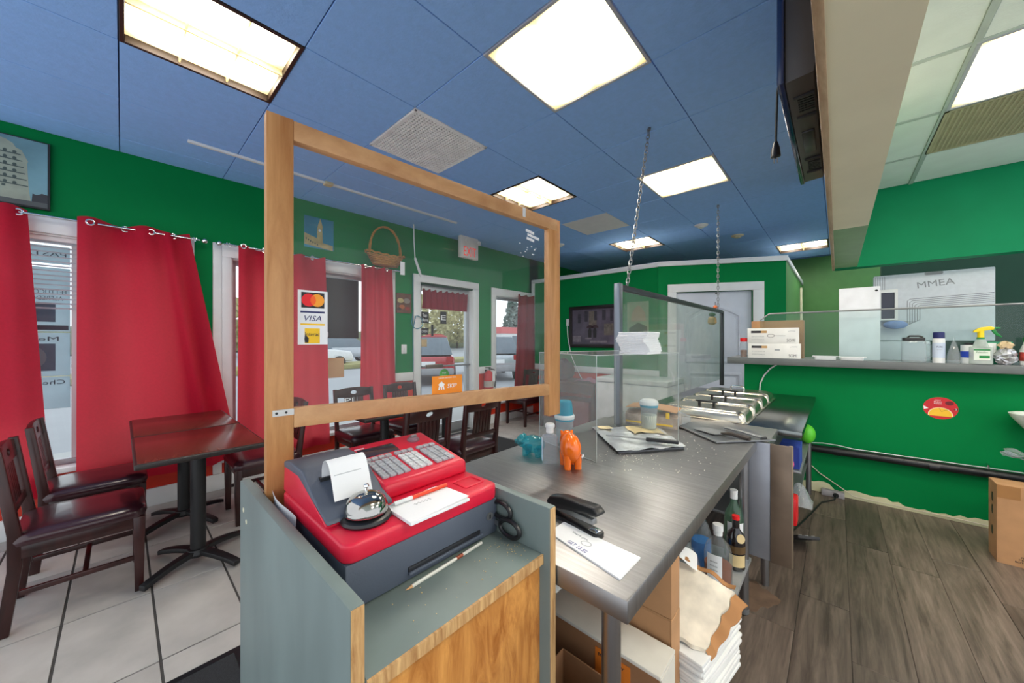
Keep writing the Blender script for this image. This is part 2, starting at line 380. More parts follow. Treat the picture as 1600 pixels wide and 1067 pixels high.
# left (window) wall
XW = -4.18
wp = MB()
def wseg(y0, y1, z0, z1):
    for a, b, m in ((0, .83, 1), (.83, 2.9, 0)):
        lo, hi = max(z0, a), min(z1, b)
        if hi > lo: wp.mi = m; wp.box(XW-.22, XW, y0, y1, lo, hi)
wseg(-1.4, 5.3, 2.13, 2.9); wseg(-1.4, -.95, 0, 2.13); wseg(.33, .69, 0, 2.13); wseg(2.28, 2.72, 0, 2.13); wseg(3.68, 4.15, 0, 2.13); wseg(5.05, 8.9, 0, 2.9)
wseg(-.95, .33, 0, .40); wseg(.69, 2.28, 0, .30); wseg(4.15, 5.05, 0, .30)
wleft = struct('wall_left', wp, [GREEN, RED])
def bars(name, segs, m, parent, bevel=.003):
    for s in segs: obj(name, MB().box(*s), m, parent, bevel)
# chair rail and baseboard
for k, (y0, y1) in enumerate(((.36, .56), (2.35, 2.617), (3.785, 4.066))):
    struct('trim_%d' % (k+2), MB().box(XW, XW+.022, y0, y1, .83, .94), WHITE, .004)
for k, (y0, y1) in enumerate(((-1.3, 2.617), (3.785, 5.14))):
    struct('baseboard_left' if k == 0 else 'baseboard_far_left', MB().box(XW, XW+.018, y0, y1, 0, .145), WHITE, .004)
# window_1 behind the first two curtains
ALU = mat('grey_window_frame', (176, 180, 184), .4, .5)
def window(name, y0, y1, z0, z1, cas=.1, sill=True, case=True, mid=None):
    r = bpy.data.objects.new(name, None); C.objects.link(r); r['kind'] = 'structure'
    if case:
        bars('casing', [(XW, XW+.024, y0-cas, y1+cas, z1, z1+.12), (XW, XW+.022, y0-cas, y0, z0-.1, z1), (XW, XW+.022, y1, y1+cas, z0-.1, z1)], WHITE, r)
    if sill: obj('sill', MB().box(XW-.16, XW+.05, y0-.02, y1+.02, z0-.035, z0), WHITE, r, .004)
    bars('reveal', [(XW-.2, XW-.001, y0, y0+.012, z0, z1), (XW-.2, XW-.001, y1-.012, y1, z0, z1), (XW-.2, XW-.001, y0, y1, z1-.012, z1)], WHITE, r, 0)
    bars('window_frame', [(XW-.13, XW-.08, y0+.012, y0+.05, z0, z1-.012), (XW-.13, XW-.08, y1-.05, y1-.012, z0, z1-.012), (XW-.13, XW-.08, y0+.05, y1-.05, z1-.05, z1-.012), (XW-.13, XW-.08, y0+.05, y1-.05, z0, z0+.04)], ALU, r)
    if mid: obj('mullion', MB().box(XW-.13, XW-.08, mid-.02, mid+.02, z0+.04, z1-.05), WHITE, r, .003)
    obj('pane', MB().box(XW-.108, XW-.102, y0+.045, y1-.045, z0+.035, z1-.045), GLASS, r)
    return r
w1 = window('window_1', -.95, .33, .44, 2.13, .1, True, True, -.235)
w2 = window('window_2', .69, 2.28, .34, 2.13, .07)
obj('casing', MB().box(XW, XW+.022, .555, .619, .15, 2.25), WHITE, w2, .003)
w3 = window('window_3', 4.17, 5.02, .34, 2.10, .10)
# blind, sheets and signs on the glass of window_1
for k in range(15):
    obj('blind_slat', MB(at(XW-.045, 0, 2.075-.034*k, 0, 0, .5)).box(-.012, .012, -.90, .30, -.0006, .0006), mat('blind_white', (240, 242, 244), .5, trans=.75), w1)
obj('blind_headrail', MB().box(XW-.07, XW-.02, -.92, .31, 2.085, 2.118), WHITE, w1, .003)
SHEET = mat('pale_blue_poster_back', (206, 222, 228), .7, var=.05, trans=.8)
SHEETD = mat('darker_poster_print', (150, 164, 176), .7, trans=.7)
SHEETW = mat('poster_text_grey', (110, 122, 134), .7, trans=.5)
for z0, z1, words, shape in ((1.93, 2.06, 'PASTA', None), (1.43, 1.90, 'FETTUCCINE', 'dish'), (1.10, 1.42, 'Med', 'half'), (.86, 1.095, 'Cheese', 'box')):
    ps = obj('poster', MB().box(XW-.100, XW-.097, -.66, -.262, z0, z1), SHEET, w1)
    T = TL(-.40, 0, XW-.0965)
    zc = {'PASTA': 2.0, 'FETTUCCINE': 1.72, 'Med': 1.375, 'Cheese': 1.055}[words]
    text('lettering', words, {'PASTA': .2, 'FETTUCCINE': .2, 'Med': .13, 'Cheese': .19}[words], .033, SHEETW, T @ at(.02, zc), ps, mirror=True)
    if shape == 'dish':
        text('lettering', 'ALFREDO', .15, .03, SHEETW, T @ at(.03, 1.675), ps, mirror=True)
        patch('print', rect(-.14, .07, 1.50, 1.64), SHEETD, T, ps); patch('print', rect(-.2, .13, 1.44, 1.475), SHEETW, T, ps)
    if shape == 'half':
        patch('print', rect(-.10, .07, 1.14, 1.34), SHEETD, T, ps); patch('print', ell(-.06, 1.24, .09, .09), SHEET, T, ps, .0007)
    if shape == 'box': patch('print', rect(-.12, .0, .87, 1.0), SHEETD, T, ps)
# black sign on window_2, notes
sg = obj('window_sign', MB().box(XW-.100, XW-.094, 1.30, 1.93, 1.385, 2.075), mat('black_sign_back', (40, 36, 38), .5), w2)
patch('sticker', rect(1.53, 1.585, 1.40, 1.455), PAPER, frame((XW-.0935, 0, 0), (0, 1, 0), (0, 0, 1)), sg)
obj('hanging_note', MB().box(XW-.100, XW-.097, 1.56, 1.76, .93, 1.16), mat('cream_note', (222, 200, 160), .7, trans=.3), w2)

# entry door
d1 = bpy.data.objects.new('door_1', None); C.objects.link(d1); d1['kind'] = 'structure'
bars('casing', [(XW, XW+.024, 2.617, 2.725, 0, 2.15), (XW, XW+.024, 3.67, 3.785, 0, 2.15), (XW, XW+.024, 2.617, 3.785, 2.15, 2.25)], WHITE, d1)
bars('reveal', [(XW-.2, XW, 2.722, 2.74, 0, 2.15), (XW-.2, XW, 3.66, 3.68, 0, 2.15), (XW-.2, XW, 2.74, 3.66, 2.13, 2.15)], WHITE, d1)
bars('door_stile', [(XW-.12, XW-.075, 2.74, 2.80, .02, 2.13), (XW-.12, XW-.075, 3.60, 3.66, .02, 2.13), (XW-.12, XW-.075, 2.80, 3.60, 2.05, 2.13), (XW-.12, XW-.075, 2.80, 3.60, .02, .14)], ALU, d1)
obj('pane', MB().box(XW-.10, XW-.094, 2.79, 3.61, .13, 2.06), GLASS, d1)
pb = MB(); pb.cyl((XW-.03, 2.78, .995), (XW-.03, 3.64, .985), .012); pb.cyl((XW-.09, 2.79, .995), (XW-.03, 2.79, .995), .01); pb.cyl((XW-.09, 3.62, .985), (XW-.03, 3.62, .985), .01)
obj('push_bar', pb, STEELD, d1)
obj('push_plate', MB().box(XW-.045, XW-.01, 2.84, 3.12, .965, 1.02), mat('bronze_plate', (112, 96, 80), .4, .5), d1, .006)
TD = frame((XW-.093, 0, 0), (0, 1, 0), (0, 0, 1))
def dsign(y0, y1, z0, z1, m, words=None, wm=None, h=.4):
    s = obj('door_sticker', MB(TD).box(y0, y1, z0, z1, 0, .002), m, d1)
    if words: text('lettering', words, (y1-y0)*.8, (z1-z0)*h, wm or PAPER, TD @ at((y0+y1)/2, (z0+z1)/2, .002), s)
    return s
dsign(2.80, 2.93, 1.60, 1.76, INK, 'Tap\nHere', PAPER, .7); dsign(2.80, 2.92, 1.44, 1.53, INK, 'OPEN', PAPER); dsign(3.13, 3.24, 1.60, 1.78, INK, 'E', PAPER)
dsign(2.97, 3.01, 1.42, 1.58, INK); dsign(2.80, 2.90, 1.27, 1.38, mat('cream_note', (222, 200, 160)))
gs = obj('door_sticker', MB(TD).prism(ell(3.20, .855, .085, .085), 0, .002), mat('green_print', (70, 176, 56), .5), d1)
text('lettering', 'tap\npay', .08, .08, PAPER, TD @ at(3.20, .855, .002), gs)
# partition in front of the far room: picture wall, angled door wall, side wall
YP = 5.14
pw = MB(); pw.mi = 0; pw.box(XW, -1.876, YP, YP+.12, .83, 2.40); pw.mi = 1; pw.box(XW, -1.876, YP, YP+.12, 0, .83)
struct('wall_back', pw, [GREEN, RED])
struct('trim_5', MB().box(XW, -1.86, YP-.022, YP, .83, .93), WHITE, .004)
struct('trim_6', MB().box(XW, -1.873, YP-.03, YP+.15, 2.40, 2.465), WHITE, .003)
struct('trim_7', MB().box(XW+.0, XW+.06, YP-.03, YP, .93, 2.40), WHITE, .003)
ang = math.atan2(.726, 1.373)
M2 = at(-1.876, YP-.02, 0, ang)
dw = MB(M2); dw.mi = 0; dw.box(0, .235, 0, .12, .83, 2.40); dw.box(1.18, 1.56, 0, .12, 0, 2.40); dw.box(.235, 1.18, 0, .12, 2.03, 2.40); dw.mi = 1; dw.box(0, .235, 0, .12, 0, .83)
struct('wall_angled', dw, [GREEN, RED])
struct('trim_8', MB(M2).box(-.005, 1.575, -.03, .15, 2.40, 2.465), WHITE, .003)
d2 = bpy.data.objects.new('door_2', None); C.objects.link(d2); d2['kind'] = 'structure'; d2.matrix_world = M2
bars('casing', [(.126, .235, -.022, 0, 0, 2.03), (1.18, 1.306, -.022, 0, 0, 2.03), (.126, 1.306, -.022, 0, 2.03, 2.14)], WHITE, d2)
leaf = MB().box(.24, 1.175, .03, .07, .01, 2.025)
DW = mat('white_door', (196, 202, 214), .45, var=.03)
obj('door_leaf', leaf, DW, d2, .003)
def arch(x0, x1, z0, z1, rise):
    return [(x0, z0), (x1, z0)]+[(x1+(x0-x1)*t, z1+rise*math.sin(PI*t)) for t in (i/14 for i in range(15))]
FX = frame((0, .03, 0), (1, 0, 0), (0, 0, 1))
for x0, x1, z0, z1, rz in ((.36, 1.055, 1.05, 1.72, .12), (.36, 1.055, .25, .92, 0)):
    o1 = arch(x0, x1, z0, z1, rz); o2 = arch(x0+.035, x1-.035, z0+.035, z1-.035, rz); o3 = arch(x0+.07, x1-.07, z0+.07, z1-.07, rz)
    obj('panel_moulding', MB(FX).ring(o1, o2, -.002, .014), DW, d2, .003)
    obj('door_panel', MB(FX).prism(o3, -.002, .010), DW, d2, .006)
obj('door_closer_pin', MB().cyl((.75, -.01, 2.005), (.75, .03, 2.005), .012), INK, d2)
sx = M2 @ Vector((1.56, .0, 0))
sw = MB(); sw.box(sx.x-.12, sx.x, sx.y+.02, 8.67, 0, 2.40)
struct('wall_side', sw, OLIVE)
struct('trim_9', MB().box(sx.x-.13, sx.x+.02, sx.y-.02, 8.67, 2.40, 2.465), WHITE, .003)
struct('trim_10', MB().box(sx.x, sx.x+.03, 8.2, 8.28, 0, 2.3), CREAM, .003)
struct('wall_far', MB().box(-4.4, 3.2, 8.67, 8.8, 0, 2.9), OLIVE)
DKG = mat('dark_green_paint', (12, 62, 44), .5, var=.06)
struct('wall_rear', MB().box(.40, 3.2, 6.4, 6.5, 0, 2.9), DKG)
# half wall under the counter shelf
hw = MB()
hw.mi = 0; hw.box(-.695, 3.0, 4.24, 4.36, .0, 1.135)
hwall = struct('wall_half', hw, GREEN)
# unpainted strip along the foot of the half wall, torn paint edge
poly = [(-.30, .0)]; x = 3.0; top = []
xx = -.30
while xx < 3.0:
    top.append((xx, .05+.016*math.sin(xx*9)+random.uniform(-.012, .012)+(.05 if xx < -.05 else 0))); xx += .035
poly = [(-.30, .0), (3.0, .0)]+top[::-1]
obj('bare_plaster_strip', MB(TB(0, 0, 4.24)).prism(poly, 0, .0012), mat('bare_plaster', (206, 204, 168), .8), hwall)
# header (bulkhead) above the counter and over the pass-through
hd = MB(); hd.mi = 0; hd.box(-.018, .125, -1.4, 2.75, 1.995, 2.9); hd.mi = 1; hd.box(-.018, .125, 2.75, 4.24, 1.995, 2.9)
hd.mi = 2; hd.box(-.018, 3.2, 4.24, 4.36, 1.99, 2.9)
GRN2 = mat('header_green_paint', (0, 136, 88), .6, spec=.2, var=.06, scale=4)
struct('trim_11', hd, [CREAM, mat('sage_green_paint', (120, 160, 112), .5), GRN2])
struct('trim_12', MB().box(-.036, -.018, -1.4, 4.30, 1.985, 2.85), wood('beige_lip', (150, 122, 92), (196, 172, 140), .5, (8, 1, 8)), .002)

# ------------------------------------------------------------------ ceiling lights, vents
LW = lamp_mat('fluorescent_lens_glow', (255, 222, 150), LAMP*1.9, (-.135, .135), .13, .31)
LWW = lamp_mat('fluorescent_louvre_glow', (255, 226, 160), LAMP*2.1, (-.15, .15), .10, .33)
DKF = mat('dark_lamp_frame', (52, 36, 32), .45); LTF = mat('pale_lamp_frame', (170, 176, 186), .4)
LOUV = mat('cream_louvre', (246, 236, 206), .4, trans=.5)
def troffer(x0, x1, y0, y1, z, kind, label, dark=True, nx=2, ny=3):
    t = thing('ceiling_light', label, 'light', ((x0+x1)/2, (y0+y1)/2, z), 0, 'recessed fluorescent ceiling lights')
    w = (x1-x0)/2-.001; h = (y1-y0)/2-.001; b = .018
    fm = DKF if dark else LTF
    for q in ((-w, w, -h, -h+b), (-w, w, h-b, h), (-w, -w+b, -h+b, h-b), (w-b, w, -h+b, h-b)):
        obj('frame', MB().box(q[0], q[1], q[2], q[3], -.005, .014 if kind == 'flat' else .044), fm, t, .002, 1)
    if kind == 'flat':
        obj('diffuser', MB().box(-w+b, w-b, -h+b, h-b, .002, .008), LW, t)
    else:
        obj('diffuser', MB().box(-w+b, w-b, -h+b, h-b, .034, .04), LWW, t)
        for i in range(1, nx):
            obj('louvre', MB().box(-w+b+(2*w-2*b)*i/nx-.006, -w+b+(2*w-2*b)*i/nx+.006, -h+b, h-b, .002, .034), LOUV, t)
        for j in range(1, ny):
            obj('louvre', MB().box(-w+b, w-b, -h+b+(2*h-2*b)*j/ny-.004, -h+b+(2*h-2*b)*j/ny+.004, .006, .034), LOUV, t)
    return t
# recess above lights: boxes hidden in the slab are fine
lab = {(3, 2): 'dark-framed louvred light nearest the wall picture, top left of the photo', (5, 4): 'large flat white light at top centre beside the black television',
       (3, 6): 'louvred light just above the right corner of the wooden screen', (5, 7): 'flat pale light panel behind the long hanging chain',
       (3, 10): 'small far louvred light left of the chain, near the picture wall', (6, 13): 'farthest light, a bright strip above the back green wall'}
for (i, j), k in lights.items():
    if k: troffer(cx[i], cx[i+1], cy[j], cy[j+1], 2.85, k, lab[(i, j)], k != 'flat', 2, 3 if (i, j) != (6, 13) else 2)
kl = {(1, 6): 'kitchen ceiling light at the right edge of the photo, above the pass-through', (1, 3): 'kitchen ceiling light directly overhead of the camera', (3, 6): 'second kitchen ceiling light right of the one at the photo edge', (3, 3): 'kitchen ceiling light behind and right of the camera'}
for i, j in KL: troffer(kx[i], kx[i+1], ky[j], ky[j+1], 2.612, 'flat', kl[(i, j)], False)
GR = mat('white_grille', (240, 241, 242), .5)
def grille(x0, x1, y0, y1, z, label, n, m, name='ceiling_vent'):
    t = thing(name, label, 'vent', ((x0+x1)/2, (y0+y1)/2, z)); w = (x1-x0)/2-.005; h = (y1-y0)/2-.005
    obj('backing', MB().box(-w, w, -h, h, .012, .014), mat('vent_dark', (86, 92, 104), .8), t)
    g = MB()
    for k in range(n+1):
        a = -w+2*w*k/n; g.box(a-.0045, a+.0045, -h, h, -.004, .006)
        a = -h+2*h*k/n; g.box(-w, w, a-.0045, a+.0045, -.003, .005)
    o = obj('grille', g, m, t); o['kind'] = 'stuff'
    for q in ((-w, w, -h, -h+.014), (-w, w, h-.014, h), (-w, -w+.014, -h, h), (w-.014, w, -h, h)): obj('frame', MB().box(*q, -.006, .012), m, t)
grille(cx[3], cx[4], cy[4], cy[5], 2.852, 'square white egg-crate grille in the blue ceiling', 26, GR)
grille(kx[1], kx[2], ky[7], ky[8], 2.612, 'beige perforated return grille beside the kitchen light', 30, mat('beige_grille', (176, 170, 138), .6))
# conduit, detectors
cdt = MB(); cdt.box(-3.565, -3.535, .33, 2.85, 2.832, 2.85)
co = thing('ceiling_conduit', 'thin white raceway running along the blue ceiling by the window wall', 'conduit', (0, 0, 0)); obj('raceway', cdt, WHITE, co, .003)
obj('junction', MB().box(-3.585, -3.515, 1.28, 1.35, 2.822, 2.85), mat('beige_clip', (206, 190, 150)), co, .004)
for nm, lb, x, y in (('smoke_detector', 'round white detector on the ceiling above the far panelled door', -1.30, 5.05), ('smoke_detector', 'round beige speaker disc on the ceiling right of the far chain', -1.05, 5.9), ('smoke_detector', 'small round white sprinkler cap on the ceiling above the picture wall', -3.2, 4.6)):
    solo(nm, lb, 'detector', MB().lathe([(.0001, -.035), (.035, -.035), (.05, -.02), (.075, -.012), (.08, 0)], 20), WHITE if 'white' in lb else mat('beige_disc', (200, 190, 160)), (x, y, 2.85))

# ================================================================== TILL STAND, SCREEN, REGISTER
t = thing('till_stand', 'sage-grey plywood till stand holding the red cash register', 'stand', (-.82, .43, 0))
def L(x0, x1, y0, y1, z0, z1): return MB(at(.82, -.43, 0)).box(x0, x1, y0, y1, z0, z1)
def sidep(y0, y1, xf):
    p = obj('side_panel', L(-1.16, xf, y0, y1, 0, 1.0), SAGE, t, .0025)
    obj('raw_edge', L(xf-.0005, xf+.0015, y0+.0015, y1-.0015, 0, .998), PLYE, p, label='bare plywood edge')
    return p
pl = sidep(.210, .2315, -.492); pr = sidep(.632, .653, -.465)
for z in (.955, .935): obj('filler_spot', MB(at(.82, -.43, 0)).cyl((-1.12+.03*(z < .95), .2105, z-.02), (-1.12+.03*(z < .95), .2092, z-.02), .006, n=10), CREAM, pl)
obj('shelf', L(-1.14, -.487, .2315, .632, .872, .893), SAGE, t, .0015)
obj('shelf_edge', L(-.487, -.482, .2315, .632, .872, .8925), PLYE, t, label='bare plywood edge of the shelf')
obj('front_panel', L(-.505, -.493, .2315, .632, 0, .872), PLY, t, label='orange-stained plywood front')
obj('back_panel', L(-1.16, -1.142, .2315, .632, 0, .872), SAGE, t)

# wooden screen with acrylic
s = thing('counter_screen', 'pine-framed clear acrylic screen standing behind the cash register', 'screen', (-1.0, .26, 0))
A0 = Vector((-1.003, .232, 0)); A1 = Vector((-.925, 1.335, 0)); dv = (A1-A0); LL = dv.length; dv.normalize()
MS = Matrix.Translation((1.0, -.26, 0)) @ Matrix(((dv.x, -dv.y, 0, A0.x), (dv.y, dv.x, 0, A0.y), (0, 0, 1, 0), (0, 0, 0, 1)))
# local: x along the screen, y away from the camera side, z up
def SB(x0, x1, y0, y1, z0, z1, dz=0):
    m = MB(MS); m.box(x0, x1, y0, y1, z0, z1)
    if dz: m.v = [(x, y, z+dz*((MS.inverted() @ Vector((x, y, z))).x/LL)) for x, y, z in m.v]
    return m
obj('post', SB(0, .057, 0, .028, .8935, 1.917), PINEP, s, .002)
obj('post', SB(LL-.075, LL, 0, .030, 1.035, 1.905), PINEP, s, .002)
obj('rail', SB(.057, LL-.02, -.001, .027, 1.866, 1.915, -.012), PINE, s, .002)
obj('rail', SB(.057, LL-.075, -.001, .027, 1.152, 1.200, -.026), PINE, s, .002)
obj('acrylic_pane', SB(.055, LL-.07, .012, .0155, 1.17, 1.89, -.01), ACRYL, s)
bk = obj('corner_bracket', SB(.012, .057, -.003, 0, 1.184, 1.199), mat('white_painted_bracket', (214, 214, 212), .5), s)
for q in (.02, .04): obj('screw', MB(MS).cyl((q, -.003, 1.1915), (q, -.0045, 1.1915), .003, n=8), BLACK, bk)
obj('clip', SB(.865, .882, -.003, .03, 1.868, 1.905), WHITE, s, .002)
# stickers on the pane, facing the camera (-y local)
TS = MS @ frame((0, .0118, 0), (1, 0, 0), (0, 0, 1))
cs = obj('card_sticker', MB(TS).box(.068, .138, 1.357, 1.497, 0, .0006), PAPER, s, label='white payment card sticker')
def stp(poly, m, z=.0006): return obj('print', MB(TS).prism(poly, z, z+.0004), m, cs)
stp(rect(.076, .130, 1.452, 1.492), INK)
stp(ell(.093, 1.472, .0165, .0165), mat('print_red', (235, 0, 27)), .001); stp(ell(.113, 1.472, .0165, .0165), mat('print_orange', (247, 158, 27)), .0014)
stp([(.103+.0065*math.cos(a)*0+(.0165*math.cos(a)-.01), 1.472+.0165*math.sin(a)) for a in (math.radians(d) for d in range(-52, 53, 8))]+[(.103-(.0165*math.cos(a)-.01), 1.472+.0165*math.sin(a)) for a in (math.radians(d) for d in range(52, -53, -8))], mat('print_deep_orange', (255, 95, 0)), .0018)
stp(rect(.074, .131, 1.439, 1.4435), NAVY); stp(rect(.074, .131, 1.407, 1.4115), YEL)
text('lettering', 'VISA', .040, .014, NAVY, TS @ at(.103, 1.425, .0006), cs, shear=.25)
stp(rect(.084, .119, 1.360, 1.399), YEL)
text('lettering', 'Interac', .034, .010, INK, TS @ at(.101, 1.384, .001), cs, shear=.1)
stp([(.084, 1.362), (.092, 1.362), (.093, 1.374), (.087, 1.380), (.085, 1.388), (.083, 1.372)], INK, .001)
ks = obj('delivery_sticker', MB(TS).box(.455, .575, 1.186, 1.248, 0, .0006), ORG, s, label='orange delivery sticker above the lower rail')
text('lettering', 'SKIP', .038, .014, PAPER, TS @ at(.533, 1.213, .0006), ks, shear=.15)
house = [(.478, 1.202), (.482, 1.216), (.478, 1.219), (.491, 1.230), (.504, 1.219), (.500, 1.216), (.503, 1.202), (.498, 1.202), (.497, 1.212), (.494, 1.212), (.4935, 1.202), (.489, 1.202), (.488, 1.212), (.485, 1.212), (.484, 1.202)]
obj('print', MB(TS).prism(house, .0006, .001), PAPER, ks)
text('lettering', 'ORDER DELIVERY HERE', .07, .004, PAPER, TS @ at(.515, 1.241, .0006), ks)
for k, (a, b, w) in enumerate(((.895, 1.818, .05), (.905, 1.802, .072), (.90, 1.786, .045))):
    obj('tape_strip', MB(TS @ at(a, b, 0, rz=-.12)).box(0, w, 0, .011, 0, .0006), PAPER, s)
for k in range(14):
    obj('tape_residue', MB(TS).prism(ell(.86+random.random()*.1, 1.70+random.random()*.07, .002+.003*random.random(), .002, 8), 0, .0004), PAPER, s)

# cash register
r = thing('cash_register', 'red and slate electronic cash register with a curl of receipt paper', 'register', (-.622, .442, .893), PI/2); r.scale = (1.15, 1, 1)
obj('drawer', MB().box(-.160, .160, .0, .345, .004, .087), SLATE, r, .004)
obj('drawer_pull', MB().box(-.055, .11, -.003, .006, .020, .030), mat('slot_shadow_black', (26, 28, 34), .5), r, .0015, label='dark strip painted as the shade of the drawer slot')  # dark box paints the shade inside the slot
obj('pull_lip', MB().box(-.055, .115, -.006, .002, .014, .021), SLATE, r, .002)
kh = obj('drawer_lock', MB().cyl((.137, -.003, .050), (.137, .004, .050), .009, n=20), STEELD, r); obj('keyway', MB().box(.1355, .1385, -.0038, -.0029, .045, .055), BLACK, kh)
tr_ = MB().prism(rrect(-.163, .163, -.004, .348, .022), .087, .122)
obj('tray', tr_, REGRED, r, .006, 3)
obj('coin_recess', MB().ring(rrect(.095, .150, .03, .085, .008), rrect(.101, .144, .036, .079, .006), .120, .1245), REGRED, r, .001)
SL = frame((0, 0, 0), (0, 1, 0), (0, 0, 1))   # profile in (y,z), extruded along x
body = [(.112, .121), (.115, .152), (.125, .156), (.325, .192), (.340, .188), (.346, .121)]
obj('keyboard_body', MB(SL).prism(body, -.046, .160), REGRED, r, .008, 3)
cheek = [(.085, .121), (.088, .128), (.22, .180), (.340, .180), (.346, .121)]
obj('printer_side', MB(SL).prism(cheek, -.160, -.046), REGRED, r, .004)
cover = [(.078, .128), (.084, .137), (.120, .147), (.215, .198), (.30, .200), (.338, .192), (.338, .178), (.24, .180)]
pc = obj('printer_cover', MB(SL).prism(cover, -.161, -.044), SLATE, r, .006, 3)
obj('paper_slot', MB(SL).box(.178, .190, .172, .185, -.140, -.066), INK, pc)
# slot sits on the slope; receipt curls out of it
RP = [(.184, .178), (.184, .200), (.180, .215), (.170, .224), (.157, .225), (.146, .217), (.138, .203), (.131, .188), (.125, .174), (.120, .162), (.116, .154)]
def rec(u, v):
    k = min(9, int(v*10)); f = v*10-k; a, b_ = RP[k], RP[k+1]
    return (-.136+.068*u, a[0]+(b_[0]-a[0])*f, a[1]+(b_[1]-a[1])*f)
rc = obj('receipt', MB().sheet(rec, 6, 18, (0, .0004, .0004)), PAPER, r)
for k in range(5):
    yy, zz = .1365-.0042*k, .199-.0105*k
    obj('receipt_print', MB(frame((0, yy, zz), (1, 0, 0), (0, .38, 1))).box(-.130, -.082-.012*(k % 3), -.0006, .0006, .0002, .0008), PAPERG, rc)
# sloped top plane for keys
th = math.atan2(.036, .2); TK = at(0, .125, .1565, rx=th)
obj('display', MB(TK).box(-.028, .058, .130, .176, -.002, .0012), mat('display_window', (62, 50, 60), .15), r, .002, label='dark display window')
obj('maker_mark', MB(TK).box(-.030, -.008, .181, .184, -.001, .0006), PAPER, r)
kl_ = obj('mode_lock', MB(TK).lathe([(.016, -.001), (.016, .003), (.012, .004), (.011, .009), (.0001, .009)], 20, .112, .165), mat('smoky_lock', (150, 120, 130), .3, .4), r)
obj('key_bow', MB(TK).box(.105, .119, .163, .167, .009, .016), STEELD, kl_, .001)
kmesh = {}
def keyrow(x0, y0, nx, ny, w, h, m, gap=.0022):
    kk = (w, h, m.name)
    if kk not in kmesh: kmesh[kk] = MB(Matrix.Rotation(th, 4, 'X')).box(0, w, 0, h, -.001, .0055).mesh('key', m, .0012, 1)
    for j in range(ny):
        for i in range(nx):
            o = obj('key', kmesh[kk], None, r); o.location = TK @ Vector((x0+i*(w+gap), y0+j*(h+gap), 0))
keyrow(-.036, .015, 4, 5, .0138, .0145, KEYM); keyrow(-.036, .105, 4, 1, .0138, .012, KEYM)
keyrow(.035, .015, 3, 5, .0138, .0145, KEYW); keyrow(.035, .105, 3, 1, .0138, .012, KEYM)
keyrow(.092, .015, 3, 5, .0150, .0145, KEYM); keyrow(.092, .105, 3, 1, .0150, .012, KEYM)
# bell
b = thing('service_bell', 'chrome service bell with black base on the red register', 'bell', (-.690, .327, 1.0155))
obj('base', MB().lathe([(.046, 0), (.048, .004), (.046, .009), (.036, .014), (.0001, .014)], 36), BLACK, b)
obj('dome', MB().lathe([(.041, .016), (.0415, .020), (.040, .026), (.036, .037), (.028, .046), (.016, .0515), (.006, .053), (.0001, .053)], 40), mat('bell_chrome', (168, 166, 162), .1, 1, .02), b)
obj('plunger', MB().lathe([(.0035, .053), (.0035, .062), (.0055, .064), (.0045, .068), (.0001, .069)], 14), CHROME, b)
# notepad, pens
n_ = thing('notepad', 'white notepad lying on the register tray in front of the keys', 'notepad', (-.645, .443, 1.0155), PI/2)
obj('pages', MB().box(-.073, .073, -.048, .047, 0, .006), PAPER, n_, .001)
obj('top_sheet', MB().sheet(lambda u, v: (-.073+.146*u, -.046+.090*v, .0065+.004*(u**2)*(1-v)), 6, 4, (0, 0, .0004)), PAPER, n_)
obj('handwriting', MB().tube([(-.03+.04*i/14, .01+.004*math.sin(i*2.1), .0088) for i in range(15)], .0004, 4), PAPERG, n_)
p = thing('pen', 'orange-red and white ballpoint pen lying along the notepad', 'pen', (-.682, .445, 1.0275), PI/2)
obj('barrel', MB().cyl((-.02, 0, 0), (.072, 0, 0), .0045, n=12), mat('pen_orange_red', (232, 66, 30), .35), p)
obj('grip', MB().cyl((-.062, 0, 0), (-.02, 0, 0), .0042, n=12), WHITE, p, label='white lower half'); obj('tip', MB().cyl((-.076, 0, 0), (-.062, 0, 0), .0008, .0035, n=10), STEELD, p)
text('lettering', 'PIZZERIA', .03, .003, PAPER, at(.03, 0, .0045), p)
p = thing('pencil', 'long white pencil on the till shelf along the drawer', 'pencil', (-.607, .475, .8975), PI/2+.05)
obj('shaft', MB().cyl((-.10, 0, 0), (.09, 0, 0), .0035, n=6), mat('pencil_white', (214, 214, 204), .5), p); obj('band', MB().cyl((.012, 0, 0), (.03, 0, 0), .0037, n=6), mat('rust_band', (150, 70, 40)), p); obj('tip', MB().cyl((-.114, 0, 0), (-.10, 0, 0), .0006, .0034, n=6), mat('pencil_wood', (196, 150, 100)), p)
sc = thing('scissors', 'black-handled scissors wedged between register and stand side', 'scissors', (-.592, .618, .905))
for k, (cz, cxx) in enumerate(((.018, .02), (.050, -.012))):
    obj('handle', MB().tube([(cxx+.027*math.cos(a)*1.15, .004*k-.0, cz+.019*math.sin(a)) for a in (2*PI*i/22 for i in range(22))], .0055, 8, True), BLACK, sc)
    obj('blade', MB().box(cxx-.13, cxx-.025, .004*k-.001, .004*k+.001, cz-.006, cz+.006), STEELD, sc)
solo('paper_slip', 'crumpled white slip tucked between register and left stand side', 'paper', MB().sheet(lambda u, v: (-.10+.16*u, .004*math.sin(u*5+v*3), .07*v-.012*u*v), 10, 5, (0, .0006, 0)), PAPER, (-.90, .243, .893+.045), 0)
cr_ = MB()
for k in range(60):
    x, y = (random.gauss(-.566, .02), random.gauss(.595, .02)) if k < 34 else (random.uniform(-.60, -.49), random.uniform(.3, .62))
    y = min(y, .628); sz = random.uniform(.0008, .0024); cr_.box(x, x+sz, y, y+sz, .8932, .8932+sz*.6)
tag(obj('crumbs', cr_, mat('crumb_tan', (196, 176, 136), .9), kind='stuff'), 'crumbs and dust scattered on the till shelf', 'crumbs')

